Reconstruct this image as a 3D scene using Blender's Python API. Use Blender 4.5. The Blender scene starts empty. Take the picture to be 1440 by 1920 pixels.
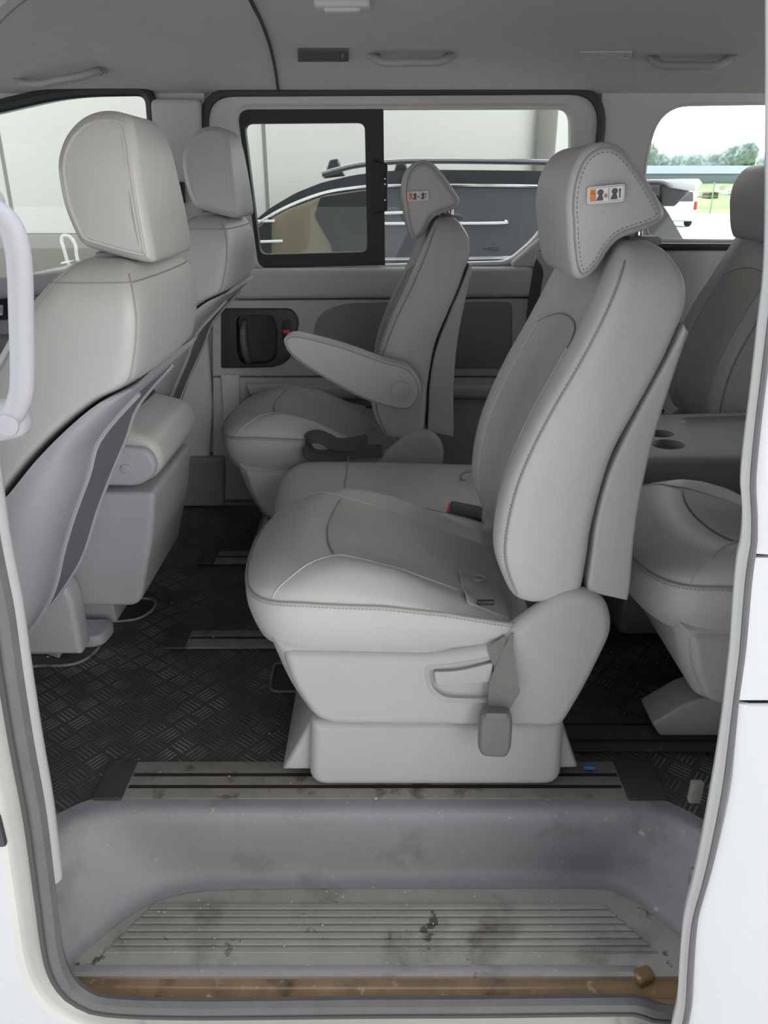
import bpy, bmesh, math, random
from mathutils import Vector, geometry, noise
random.seed(7)
R = math.radians
SC = bpy.context.scene
COL = SC.collection

# ------------------------------------------------------------------ camera
TH = R(23.1); CT, ST = math.cos(TH), math.sin(TH)
cam = bpy.data.cameras.new('camera'); cam.sensor_fit = 'VERTICAL'; cam.sensor_height = 36; cam.lens = 27
cam.clip_start = 0.02; cam.clip_end = 600
co = bpy.data.objects.new('camera', cam); COL.objects.link(co)
co.location = (0, 0, 1); co.rotation_euler = (R(90) - TH, 0, 0); SC.camera = co

# measurements taken from the photograph, turned into points of the place
def ray(u, v):
    a = (u - 720) / 1440; b = (960 - v) / 1440
    return (a, CT + b * ST, -ST + b * CT)
def PY(u, v, y):
    r = ray(u, v); k = y / r[1]; return (r[0] * k, y, 1 + r[2] * k)
def PZ(u, v, z):
    r = ray(u, v); k = (z - 1) / r[2]; return (r[0] * k, r[1] * k, z)
def XZ(pts, y): return [(PY(u, v, y)[0], PY(u, v, y)[2]) for u, v in pts]
def XY(pts, z): return [PZ(u, v, z)[:2] for u, v in pts]
def body_y(z):                                   # the van's near flank leans in towards the roof
    return .78 + (.165 * ((z - .3) / .9) ** 1.6 if z > .3 else 0)
def PB(u, v, dy=0):
    y = .8
    for _ in range(30): y = .5 * y + .5 * (body_y(PY(u, v, y)[2]) + dy)
    return PY(u, v, y)
HEAD = [(.93, 1.20), (.98, 1.26), (1.08, 1.30), (1.3, 1.325), (1.7, 1.335), (2.0, 1.325), (2.2, 1.30), (2.35, 1.265), (2.47, 1.23)]
def lerp_tab(t, x):
    if x <= t[0][0]: return t[0][1]
    for (a, b), (c, d) in zip(t, t[1:]):
        if x <= c: return b + (d - b) * (x - a) / (c - a)
    return t[-1][1]
def PC(u, v):                                    # point of the headliner
    y = 2.47
    while y > 1.2 and PY(u, v, y)[2] > lerp_tab(HEAD, y): y -= .002
    return PY(u, v, y)

# ------------------------------------------------------------------ materials
def lin(c):
    f = lambda x: x / 12.92 if x <= .04045 else ((x + .055) / 1.055) ** 2.4
    return tuple(f(x / 255) for x in c) + (1,)
def nodes(m):
    m.use_nodes = True; return m.node_tree.nodes, m.node_tree.links
def mat(name, col, rough=.5, var=.06, vscale=6, bump=0, bscale=300, metal=0, spec=.5, stain=None, coat=0):
    m = bpy.data.materials.new(name); n, l = nodes(m)
    b = n['Principled BSDF']; b.inputs['Roughness'].default_value = rough; b.inputs['Metallic'].default_value = metal
    b.inputs['Specular IOR Level'].default_value = spec; b.inputs['Coat Weight'].default_value = coat
    c = lin(col); tc = n.new('ShaderNodeTexCoord')
    nz = n.new('ShaderNodeTexNoise'); nz.inputs['Scale'].default_value = vscale; nz.inputs['Detail'].default_value = 5
    l.new(tc.outputs['Object'], nz.inputs['Vector'])
    rp = n.new('ShaderNodeValToRGB'); e = rp.color_ramp.elements
    e[0].position = .3; e[1].position = .7
    e[0].color = tuple(x * (1 - var) for x in c[:3]) + (1,); e[1].color = tuple(min(1, x * (1 + var)) for x in c[:3]) + (1,)
    l.new(nz.outputs['Fac'], rp.inputs['Fac']); out = rp.outputs['Color']
    if stain:                                    # dirt with a shape of its own: (colour, scale, threshold, softness)
        for sc_, ss, th, so in stain:
            n2 = n.new('ShaderNodeTexNoise'); n2.inputs['Scale'].default_value = ss; n2.inputs['Detail'].default_value = 6; n2.inputs['Roughness'].default_value = .6
            l.new(tc.outputs['Object'], n2.inputs['Vector'])
            mr = n.new('ShaderNodeMapRange'); mr.inputs['From Min'].default_value = th; mr.inputs['From Max'].default_value = th + so
            l.new(n2.outputs['Fac'], mr.inputs['Value'])
            mx = n.new('ShaderNodeMix'); mx.data_type = 'RGBA'
            l.new(mr.outputs['Result'], mx.inputs['Factor']); l.new(out, mx.inputs['A']); mx.inputs['B'].default_value = lin(sc_)
            out = mx.outputs['Result']
    l.new(out, b.inputs['Base Color'])
    if bump:
        n3 = n.new('ShaderNodeTexNoise'); n3.inputs['Scale'].default_value = bscale; n3.inputs['Detail'].default_value = 3
        l.new(tc.outputs['Object'], n3.inputs['Vector'])
        bp = n.new('ShaderNodeBump'); bp.inputs['Strength'].default_value = bump; bp.inputs['Distance'].default_value = .002
        l.new(n3.outputs['Fac'], bp.inputs['Height']); l.new(bp.outputs['Normal'], b.inputs['Normal'])
    return m
def glass(name, tint, refl=.05, rough=0.0):
    m = bpy.data.materials.new(name); n, l = nodes(m)
    n.remove(n['Principled BSDF']); o = n['Material Output']
    t = n.new('ShaderNodeBsdfTransparent'); t.inputs['Color'].default_value = tuple(tint) + (1,)
    g = n.new('ShaderNodeBsdfGlossy'); g.inputs['Roughness'].default_value = rough
    fr = n.new('ShaderNodeFresnel'); fr.inputs['IOR'].default_value = 1.45
    mu = n.new('ShaderNodeMath'); mu.operation = 'MULTIPLY'; mu.inputs[1].default_value = refl / .04
    l.new(fr.outputs[0], mu.inputs[0])
    mx = n.new('ShaderNodeMixShader'); l.new(mu.outputs[0], mx.inputs[0]); l.new(t.outputs[0], mx.inputs[1]); l.new(g.outputs[0], mx.inputs[2])
    l.new(mx.outputs[0], o.inputs['Surface']); return m
def checkplate(name):
    """black rubber mat with groups of small raised bars turned alternately"""
    m = bpy.data.materials.new(name); n, l = nodes(m); b = n['Principled BSDF']
    tc = n.new('ShaderNodeTexCoord'); mp = n.new('ShaderNodeMapping'); mp.inputs['Rotation'].default_value = (0, 0, R(38)); mp.inputs['Scale'].default_value = (23, 23, 23)
    l.new(tc.outputs['Object'], mp.inputs['Vector'])
    sp = n.new('ShaderNodeSeparateXYZ'); l.new(mp.outputs['Vector'], sp.inputs[0])
    def M(op, a, c=None, d=None):
        x = n.new('ShaderNodeMath'); x.operation = op
        for i, q in enumerate((a, c, d)):
            if q is None: continue
            if isinstance(q, (int, float)): x.inputs[i].default_value = q
            else: l.new(q, x.inputs[i])
        return x.outputs[0]
    X, Y = sp.outputs['X'], sp.outputs['Y']
    fx = M('SUBTRACT', M('FRACT', X), .5); fy = M('SUBTRACT', M('FRACT', Y), .5)
    par = M('MODULO', M('ABSOLUTE', M('ADD', M('FLOOR', X), M('FLOOR', Y))), 2)
    ip = M('SUBTRACT', 1.0, par)
    a = M('ADD', M('MULTIPLY', fx, par), M('MULTIPLY', fy, ip)); c = M('ADD', M('MULTIPLY', fy, par), M('MULTIPLY', fx, ip))
    bars = M('SINE', M('MULTIPLY', a, 2 * math.pi * 5))
    bars = M('SMOOTH_MIN', M('MAXIMUM', M('ADD', bars, .2), 0), .8, .2)
    msk = M('MULTIPLY', M('LESS_THAN', M('ABSOLUTE', a), .42), M('LESS_THAN', M('ABSOLUTE', c), .40))
    h = M('MULTIPLY', bars, msk)
    nz = n.new('ShaderNodeTexNoise'); nz.inputs['Scale'].default_value = 9; nz.inputs['Detail'].default_value = 6; l.new(tc.outputs['Object'], nz.inputs['Vector'])
    wear = M('MULTIPLY', h, M('MAXIMUM', M('MULTIPLY', M('SUBTRACT', nz.outputs['Fac'], .40), 2.3), 0))
    mx = n.new('ShaderNodeMix'); mx.data_type = 'RGBA'; l.new(wear, mx.inputs['Factor'])
    mx.inputs['A'].default_value = lin((62, 59, 58)); mx.inputs['B'].default_value = lin((168, 162, 150))
    l.new(mx.outputs['Result'], b.inputs['Base Color']); b.inputs['Roughness'].default_value = .45
    bp = n.new('ShaderNodeBump'); bp.inputs['Strength'].default_value = .9; bp.inputs['Distance'].default_value = .003
    l.new(h, bp.inputs['Height']); l.new(bp.outputs['Normal'], b.inputs['Normal'])
    return m

M = {}
M['leather'] = mat('grey leather', (174, 172, 170), .42, .03, 5, .12, 500, spec=.45)
M['insert'] = mat('perforated grey leather', (171, 168, 165), .55, .04, 7, .3, 700, spec=.3)
M['seam'] = mat('seam thread', (142, 138, 134), .7, .03)
M['stitch'] = mat('stitch thread', (136, 132, 128), .8, .02)
M['piping'] = mat('light piping', (179, 176, 173), .6, .03)
M['plastic'] = mat('light grey plastic', (164, 162, 161), .45, .03, 4, .15, 900, spec=.4)
M['cool_plastic'] = mat('cool grey plastic', (158, 158, 163), .5, .04, 4, .2, 900, spec=.35, stain=[((120, 118, 118), 9, .66, .1)])
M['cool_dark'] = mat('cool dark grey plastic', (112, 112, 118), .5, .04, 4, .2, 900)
M['trim'] = mat('grey trim plastic', (204, 201, 198), .55, .03, 3, .2, 900)
M['panel'] = mat('mid grey door panel', (184, 183, 187), .6, .03, 3, .2, 900)
M['panel_dark'] = mat('dark grey panel', (132, 130, 132), .6, .04, 3, .2, 900)
M['shadow_fabric'] = mat('shaded grey leather', (108, 103, 101), .55, .04, 5, .1, 500)  # copy of the grey leather with shade put into its colour
M['black'] = mat('black plastic', (30, 30, 31), .5, .05)
M['darkgrey'] = mat('charcoal plastic', (52, 53, 56), .45, .05, 5)
M['roofcloth'] = mat('headliner cloth', (205, 200, 196), .9, .02, 30, .2, 900, spec=.1)
M['rubber'] = checkplate('checkplate rubber')
M['plainrubber'] = mat('plain rubber', (56, 54, 54), .55, .1, 20, stain=[((84, 80, 74), 30, .6, .12)])
M['rail'] = mat('dusty rail metal', (138, 133, 127), .5, .1, 25, .2, 200, metal=.25, stain=[((92, 86, 80), 18, .56, .1), ((150, 144, 136), 60, .66, .05)])
M['railgroove'] = mat('rail groove', (26, 25, 25), .7, .05)
M['step'] = mat('grey step plastic', (126, 126, 129), .5, .05, 6, .3, 700, stain=[((104, 103, 105), 7, .57, .16), ((160, 158, 154), 45, .655, .05), ((150, 148, 144), 9, .66, .12)])
M['tread'] = mat('dusty step tread', (148, 145, 139), .6, .07, 14, .3, 500, stain=[((124, 120, 114), 8, .54, .12), ((80, 76, 71), 19, .635, .04), ((96, 91, 85), 9, .64, .08), ((186, 182, 174), 70, .70, .03)])
M['brown'] = mat('rusty wet sill', (124, 100, 72), .25, .25, 18, .1, 100, spec=.6, stain=[((72, 56, 40), 12, .55, .12), ((176, 160, 134), 30, .60, .10)])
M['seal'] = mat('grey rubber seal', (88, 87, 88), .5, .1, 25, .1, 300)
M['darkseal'] = mat('dark rubber seal', (66, 63, 62), .6, .05)
M['paint'] = mat('white body paint', (192, 193, 196), .22, .01, 2, coat=.4)
M['flange'] = mat('dull body paint', (190, 191, 184), .35, .03, 5)
M['doorflange'] = mat('door edge paint', (170, 170, 168), .4, .03, 5)
M['chrome'] = mat('chrome', (215, 215, 215), .12, .01, metal=1)
M['webbing'] = mat('grey webbing', (112, 109, 105), .7, .04, 60, .4, 900)
M['darkweb'] = mat('dark webbing', (70, 68, 68), .75, .04, 60, .3, 900)
M['buckle'] = mat('grey buckle plastic', (100, 99, 100), .4, .03)
M['red'] = mat('red plastic', (225, 60, 45), .4, .02)
M['orange'] = mat('orange label', (225, 130, 60), .5, .03)
M['white'] = mat('white label', (222, 222, 218), .5, .01)
M['ink'] = mat('dark ink', (84, 84, 86), .5, .02)
M['pink'] = mat('dull red ink', (176, 126, 130), .5, .02)
M['blue'] = mat('blue plastic', (70, 110, 170), .5, .02)
M['crumb'] = mat('pale crumbs', (176, 170, 156), .8, .05)
M['tint'] = glass('tinted window glass', (.90, .935, .93), .02)
M['clear'] = glass('clear window glass', (.93, .96, .95), .04)
M['carglass'] = glass('smoked car glass', (.93, .93, .92), .03)
M['carblack'] = mat('dark car paint', (44, 45, 49), .18, .02, coat=.5)
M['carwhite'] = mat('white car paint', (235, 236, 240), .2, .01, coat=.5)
M['carwin'] = mat('dark car window', (78, 80, 84), .3, .02)
M['skyglass'] = mat('car glass with painted sky reflection', (150, 172, 190), .15, .02)  # reflection of the sky put into the base colour
M['lamp'] = mat('tail lamp red', (200, 50, 60), .25, .02)
M['tyre'] = mat('tyre rubber', (38, 38, 40), .8, .05)
M['wallwhite'] = mat('white painted wall', (238, 238, 231), .7, .02, 1.5)
M['wallgrey'] = mat('grey wall base', (150, 147, 138), .8, .03, 3)
M['beige'] = mat('beige panel', (176, 166, 140), .8, .03)
M['asphalt'] = mat('pale asphalt', (205, 204, 202), .9, .04, .6)
M['grass'] = mat('field grass', (150, 176, 112), .95, .22, .25)
M['leaf'] = mat('tree leaves', (146, 166, 158), .9, .2, .7)  # distance haze put into the leaf colour
M['leaf2'] = mat('far wood leaves', (172, 188, 184), .9, .15, .5)  # paler still, with more haze put into the colour
M['bark'] = mat('bark', (90, 78, 66), .9, .1)
M['hut'] = mat('grey sheet roof', (136, 147, 166), .7, .04)
M['green'] = mat('green fence paint', (120, 180, 130), .6, .04)
M['teal'] = mat('teal paint', (90, 160, 170), .5, .04)
M['hutbrown'] = mat('brown boards', (110, 92, 84), .8, .05)

# ------------------------------------------------------------------ geometry helpers: each returns (verts, faces)
def cr(pts, n=6, closed=False):
    """Catmull-Rom through the points"""
    P = [Vector(p) for p in pts]; out = []; m = len(P)
    for i in range(m if closed else m - 1):
        if closed: a, b, c, d = P[i - 1], P[i], P[(i + 1) % m], P[(i + 2) % m]
        else: a, b, c, d = P[max(i - 1, 0)], P[i], P[i + 1], P[min(i + 2, m - 1)]
        for k in range(n):
            t = k / n
            out.append(.5 * ((2 * b) + (c - a) * t + (2 * a - 5 * b + 4 * c - d) * t * t + (3 * b - a - 3 * c + d) * t ** 3))
    if not closed: out.append(P[-1])
    return out
def resample(pts, n, closed=False):
    P = [Vector(p) for p in pts]
    if closed: P = P + [P[0]]
    L = [0]
    for a, b in zip(P, P[1:]): L.append(L[-1] + (b - a).length)
    out = []; j = 0; T = L[-1]; cnt = n if closed else n - 1
    for i in range(n):
        s = T * i / cnt
        while j < len(L) - 2 and L[j + 1] < s: j += 1
        k = (s - L[j]) / max(L[j + 1] - L[j], 1e-9); out.append(P[j].lerp(P[j + 1], min(max(k, 0), 1)))
    return out
def area(p): return .5 * sum(a[0] * b[1] - b[0] * a[1] for a, b in zip(p, p[1:] + p[:1]))
def inset(p, d):
    """move an outline inwards; edges that would turn over close up instead"""
    p = [Vector((a[0], a[1])) for a in p]; n = len(p)
    if abs(d) < 1e-9: return p
    s = 1 if area([tuple(a) for a in p]) > 0 else -1
    D = []
    for i in range(n):
        e = p[(i + 1) % n] - p[i]; D.append(e.normalized() if e.length > 1e-9 else None)
    for i in range(n):
        if D[i] is None: D[i] = next((D[(i - k) % n] for k in range(1, n) if D[(i - k) % n] is not None), Vector((1, 0)))
    N = [Vector((-e.y, e.x)) * s for e in D]
    steps = max(1, int(abs(d) / .003 + .99)) if d > 0 else 1; q = [v.copy() for v in p]; dead = [False] * n
    for _ in range(steps):
        out = []
        for i in range(n):
            j = i - 1; k = i; c = 0
            while dead[j] and c < n: j -= 1; c += 1
            c = 0
            while dead[k % n] and c < n: k += 1; c += 1
            n1, n2 = N[j % n], N[k % n]; m = n1 + n2
            if m.length < 1e-6: m = n1.copy()
            m.normalize(); out.append(q[i] + m * (d / steps / max(.35, m.dot(n1))))
        q = out
        if d > 0:
            for _k in range(4):
                bad = False
                for i in range(n):
                    e = q[(i + 1) % n] - q[i]
                    if not dead[i] and e.dot(D[i]) < 1e-7: dead[i] = True; bad = True
                if not bad: break
            i = 0                                # every run of closed edges shares one point
            if all(dead): return [sum(q, Vector((0, 0))) / n] * n
            st = next(i for i in range(n) if not dead[i - 1]); i = 0
            while i < n:
                a_ = (st + i) % n; run = [a_]
                while dead[run[-1]] and len(run) < n: run.append((run[-1] + 1) % n); i += 1
                if len(run) > 1:
                    c_ = (q[run[0]] + q[run[-1]]) / 2
                    for r_ in run: q[r_] = c_.copy()
                i += 1
    return q
def rpoly(pts, r=.02, n=4):
    """polygon with every corner rounded; a third entry of a point is its own radius"""
    out = []; m = len(pts)
    for i in range(m):
        p = Vector(pts[i][:2]); a = Vector(pts[i - 1][:2]); b = Vector(pts[(i + 1) % m][:2])
        rr = pts[i][2] if len(pts[i]) > 2 else r
        da, db = a - p, b - p; k = min(rr, da.length * .48, db.length * .48)
        A, B = p + da.normalized() * k, p + db.normalized() * k
        if k < 1e-5: out.append(p); continue
        for j in range(n + 1):
            t = j / n; out.append(A * (1 - t) ** 2 + p * 2 * t * (1 - t) + B * t * t)
    return [tuple(q) for q in out]
def loft(rings, cap=True, closed=True):
    V, F = [], []; n = len(rings[0])
    for r in rings: V += [tuple(p) for p in r]
    for i in range(len(rings) - 1):
        for j in range(n if closed else n - 1):
            k = (j + 1) % n; F.append((i * n + j, i * n + k, (i + 1) * n + k, (i + 1) * n + j))
    if cap and closed:
        F.append(tuple(range(n))[::-1]); F.append(tuple(range((len(rings) - 1) * n, len(rings) * n)))
    return V, F
def prism(poly, a, b, r=.01, axis='y', steps=4, bulge=0):
    """outline drawn in a plane, given thickness along an axis, rims rounded by r; bulge swells the two faces"""
    poly = [tuple(p[:2]) for p in poly]; rings = []
    def put(d, t):
        q = inset(poly, d) if d > 1e-6 else [Vector(p) for p in poly]
        if axis == 'y': return [(p[0], t, p[1]) for p in q]
        if axis == 'z': return [(p[0], p[1], t) for p in q]
        return [(t, p[0], p[1]) for p in q]
    r = min(r, abs(b - a) * .49); s = 1 if b > a else -1
    prof = []
    if bulge:
        for q in (.85, .6, .35): prof.append((r + bulge[1] * q, -bulge[0] * (1 - (1 - q) ** 2)))
    for k in range(steps + 1):
        t = k / steps * math.pi / 2; prof.append((r * (1 - math.sin(t)), r * (1 - math.cos(t))))
    for d, t in prof: rings.append(put(d, a + s * t))
    for d, t in reversed(prof): rings.append(put(d, b - s * t))
    return loft(rings)
def rbox(x0, x1, y0, y1, z0, z1, r=.005, seg=2):
    bm = bmesh.new(); bmesh.ops.create_cube(bm, size=1)
    for v in bm.verts:
        v.co = ((x0 + x1) / 2 + v.co.x * (x1 - x0), (y0 + y1) / 2 + v.co.y * (y1 - y0), (z0 + z1) / 2 + v.co.z * (z1 - z0))
    r = min(r, .45 * min(abs(x1 - x0), abs(y1 - y0), abs(z1 - z0)))
    if r > 1e-5: bmesh.ops.bevel(bm, geom=bm.edges[:], offset=r, segments=seg, affect='EDGES', profile=.5)
    return from_bm(bm)
def from_bm(bm):
    bm.verts.ensure_lookup_table(); bm.verts.index_update()
    g = [tuple(v.co) for v in bm.verts], [tuple(v.index for v in f.verts) for f in bm.faces]; bm.free(); return g
def tube(pts, r, seg=8, closed=False, flat=1.0, up=None):
    P = [Vector(p) for p in pts]; n = len(P); rings = []; prev = None
    for i in range(n):
        if closed: t = P[(i + 1) % n] - P[i - 1]
        else: t = P[min(i + 1, n - 1)] - P[max(i - 1, 0)]
        t.normalize()
        ref = Vector(up) if up else (prev if prev else (Vector((0, 0, 1)) if abs(t.z) < .9 else Vector((0, 1, 0))))
        x = ref - t * ref.dot(t)
        if x.length < 1e-6: x = t.orthogonal()
        x.normalize(); y = t.cross(x); prev = x; rr = r[i] if isinstance(r, (list, tuple)) else r
        rings.append([P[i] + x * (rr * flat * math.cos(2 * math.pi * k / seg)) + y * (rr * math.sin(2 * math.pi * k / seg)) for k in range(seg)])
    if closed: rings.append(rings[0]); return loft(rings, cap=False)
    return loft(rings)
def dashes(path, pitch=.0062, ln=.0036, r=.0007):
    P = [Vector(p) for p in path]; L_ = sum((b - a).length for a, b in zip(P, P[1:])); n = max(2, int(L_ / pitch))
    Q = resample(P, n * 2); return merge([tube([a, a.lerp(b, 1.15)], r, 4) for a, b in zip(Q[::2], Q[1::2])])
def ribbon(pts, wvecs, width, thick=.0015):
    P = [Vector(p) for p in pts]; rings = []
    for i, p in enumerate(P):
        t = (P[min(i + 1, len(P) - 1)] - P[max(i - 1, 0)]).normalized()
        w = Vector(wvecs[i] if isinstance(wvecs, list) else wvecs); w = (w - t * w.dot(t)).normalized(); nn = t.cross(w)
        a = w * (width[i] if isinstance(width, list) else width) / 2; b = nn * thick
        rings.append([p - a - b, p + a - b, p + a + b, p - a + b])
    return loft(rings)
def disc(c, r, axis='y', th=.002, seg=24, ry=None):
    pl = [(c[0] + r * math.cos(2 * math.pi * k / seg), (c[2] if axis == 'y' else c[1]) + (ry or r) * math.sin(2 * math.pi * k / seg)) for k in range(seg)]
    if axis == 'y': return prism(pl, c[1] - th, c[1] + th, th * .5, 'y', 2)
    if axis == 'x':
        pl = [(c[1] + r * math.cos(2 * math.pi * k / seg), c[2] + (ry or r) * math.sin(2 * math.pi * k / seg)) for k in range(seg)]
        return prism(pl, c[0] - th, c[0] + th, th * .5, 'x', 2)
    return prism(pl, c[2] - th, c[2] + th, th * .5, 'z', 2)
def sheet(grid, th=None):
    """grid of points -> surface; th is a thickness vector"""
    n = len(grid[0]); m = len(grid); V = [tuple(p) for r in grid for p in r]
    F = [(i * n + j, i * n + j + 1, (i + 1) * n + j + 1, (i + 1) * n + j) for i in range(m - 1) for j in range(n - 1)]
    if th is not None:
        N = len(V); V += [tuple(Vector(p) + Vector(th)) for p in V]
        F += [tuple(N + k for k in f[::-1]) for f in F]
        B = [j for j in range(n)] + [i * n + n - 1 for i in range(1, m)] + [(m - 1) * n + j for j in range(n - 2, -1, -1)] + [i * n for i in range(m - 2, 0, -1)]
        for a, b in zip(B, B[1:] + B[:1]): F.append((b, a, N + a, N + b))
    return V, F
def holed(outer, holes, y0, y1):
    """flat panel in the xz plane with openings, thickness y0..y1"""
    loops = [[tuple(p[:2]) for p in outer]] + [[tuple(p[:2]) for p in h] for h in holes]
    tri = geometry.tessellate_polygon([[Vector((x, z, 0)) for x, z in lp] for lp in loops])
    flat = [p for lp in loops for p in lp]; N = len(flat)
    V = [(x, y0, z) for x, z in flat] + [(x, y1, z) for x, z in flat]
    F = [tuple(t) for t in tri] + [tuple(N + k for k in t[::-1]) for t in tri]; o = 0
    for lp in loops:
        m = len(lp)
        for k in range(m): F.append((o + k, o + (k + 1) % m, N + o + (k + 1) % m, N + o + k))
        o += m
    return V, F
def merge(gs):
    V, F = [], []
    for v, f in gs:
        k = len(V); V += list(v); F += [tuple(i + k for i in q) for q in f]
    return V, F
def shift(g, d): return [tuple(Vector(p) + Vector(d)) for p in g[0]], g[1]
def xf(g, f): return [tuple(f(*p)) for p in g[0]], g[1]

# ------------------------------------------------------------------ object helpers
ORIG = {}
def empty(name, loc, label=None, cat=None, group=None):
    o = bpy.data.objects.new(name, None); COL.objects.link(o); o.location = loc; o.empty_display_size = .1
    ORIG[o] = Vector(loc); tag(o, label, cat, group); return o
def tag(o, label=None, cat=None, group=None, kind=None):
    if label: o['label'] = label
    if cat: o['category'] = cat
    if group: o['group'] = group
    if kind: o['kind'] = kind
    return o
def obj(name, geom, m, parent=None, smooth=True, ang=40, label=None, cat=None, group=None, kind=None, weld=True):
    """one mesh object; geom is (V,F) or a list of ((V,F), material)"""
    if isinstance(geom, list): pieces = geom
    else: pieces = [(geom, m)]
    V, F, MI, mats = [], [], [], []
    for g, mm in pieces:
        if mm not in mats: mats.append(mm)
        k = len(V); V += list(g[0]); F += [tuple(i + k for i in q) for q in g[1]]; MI += [mats.index(mm)] * len(g[1])
    if parent is not None: off = ORIG[parent]
    else:
        xs, ys, zs = zip(*V); off = Vector(((min(xs) + max(xs)) / 2, (min(ys) + max(ys)) / 2, min(zs)))
    me = bpy.data.meshes.new(name); me.from_pydata([tuple(Vector(p) - off) for p in V], [], F); me.update()
    for p, k in zip(me.polygons, MI): p.material_index = k
    bm = bmesh.new(); bm.from_mesh(me)
    if weld: bmesh.ops.remove_doubles(bm, verts=bm.verts[:], dist=2e-5); bmesh.ops.dissolve_degenerate(bm, edges=bm.edges[:], dist=1e-6)
    bmesh.ops.recalc_face_normals(bm, faces=bm.faces[:]); bm.to_mesh(me); bm.free()
    for q in mats: me.materials.append(q)
    for p in me.polygons: p.use_smooth = smooth
    if smooth: me.set_sharp_from_angle(angle=R(ang))
    o = bpy.data.objects.new(name, me); COL.objects.link(o)
    if parent is not None: o.parent = parent; ORIG[o] = ORIG[parent]
    else: o.location = off; ORIG[o] = off
    return tag(o, label, cat, group, kind)
def cut(o, g):
    """take the solid g out of mesh object o"""
    me = bpy.data.meshes.new('tmp'); me.from_pydata([tuple(Vector(p) - ORIG[o]) for p in g[0]], [], g[1]); me.update()
    bm = bmesh.new(); bm.from_mesh(me); bmesh.ops.recalc_face_normals(bm, faces=bm.faces[:]); bm.to_mesh(me); bm.free()
    c = bpy.data.objects.new('tmp', me); COL.objects.link(c)
    par = o.parent; c.parent = par
    md = o.modifiers.new('b', 'BOOLEAN'); md.object = c; md.operation = 'DIFFERENCE'; md.solver = 'EXACT'
    bpy.context.view_layer.update()
    dg = bpy.context.evaluated_depsgraph_get(); nm = bpy.data.meshes.new_from_object(o.evaluated_get(dg))
    o.modifiers.clear(); old = o.data; o.data = nm; nm.name = o.name
    nm.set_sharp_from_angle(angle=R(40))
    bpy.data.objects.remove(c); bpy.data.meshes.remove(me)
def copy_tree(root, loc, skip=(), rot=None, scale=None):
    c = root.copy(); COL.objects.link(c); c.location = loc
    if rot is not None: c.rotation_euler = rot
    if scale is not None: c.scale = scale
    ORIG[c] = Vector((0, 0, 0))
    for k in ('label', 'group', 'category'):
        if k in c: del c[k]
    for ch in [x for x in root.children if x.name.split('.')[0] not in skip]:
        d = ch.copy(); COL.objects.link(d); d.parent = c; ORIG[d] = ORIG[ch]
        for g in [x for x in ch.children if x.name.split('.')[0] not in skip]:
            e = g.copy(); COL.objects.link(e); e.parent = d; ORIG[e] = ORIG[g]
    return c

# ------------------------------------------------------------------ seats: shared upholstery
def back_controls(xf_, xb, w, r):
    D = xb - xf_
    half = [(-1.0, xf_ + .40 * D), (-.985, xf_ + .16 * D), (-.90, xf_ + .01 * D), (-.70, xf_), (-.52, xf_ + .55 * r), (-.30, xf_ + .95 * r)]
    back = [(1.0, xf_ + .72 * D), (.97, xb - .06 * D), (.80, xb), (.40, xb + .004)]
    pts = half + [(0, xf_ + r)] + [(-y, x) for y, x in reversed(half)] + back + [(0, xb + .005)] + [(-y, x) for y, x in reversed(back)]
    return [(x, y * w) for y, x in pts]
def back_loft(slices, sub=4, n=5):
    """slices: (z, front x, back x, half width, hollow of the middle)"""
    S = []
    S5 = [tuple(s) for s in slices]
    P = [S5[0]] + S5 + [S5[-1]]
    for i in range(1, len(P) - 2):
        for k in range(sub):
            t = k / sub
            S.append(tuple(.5 * (2 * b + (c - a) * t + (2 * a - 5 * b + 4 * c - d) * t * t + (3 * b - a - 3 * c + d) * t ** 3) for a, b, c, d in zip(P[i - 1], P[i], P[i + 1], P[i + 2])))
    S.append(S5[-1])
    rings = []
    for z, a, b, w, r in S:
        rings.append([(p[0], p[1], z) for p in cr(back_controls(a, b, w, r), n, True)])
    return rings, S
def seam_on(rings, S, k, z0, z1, off=0):
    return [Vector(r[k]) for r, s in zip(rings, S) if z0 <= s[0] <= z1]

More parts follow.
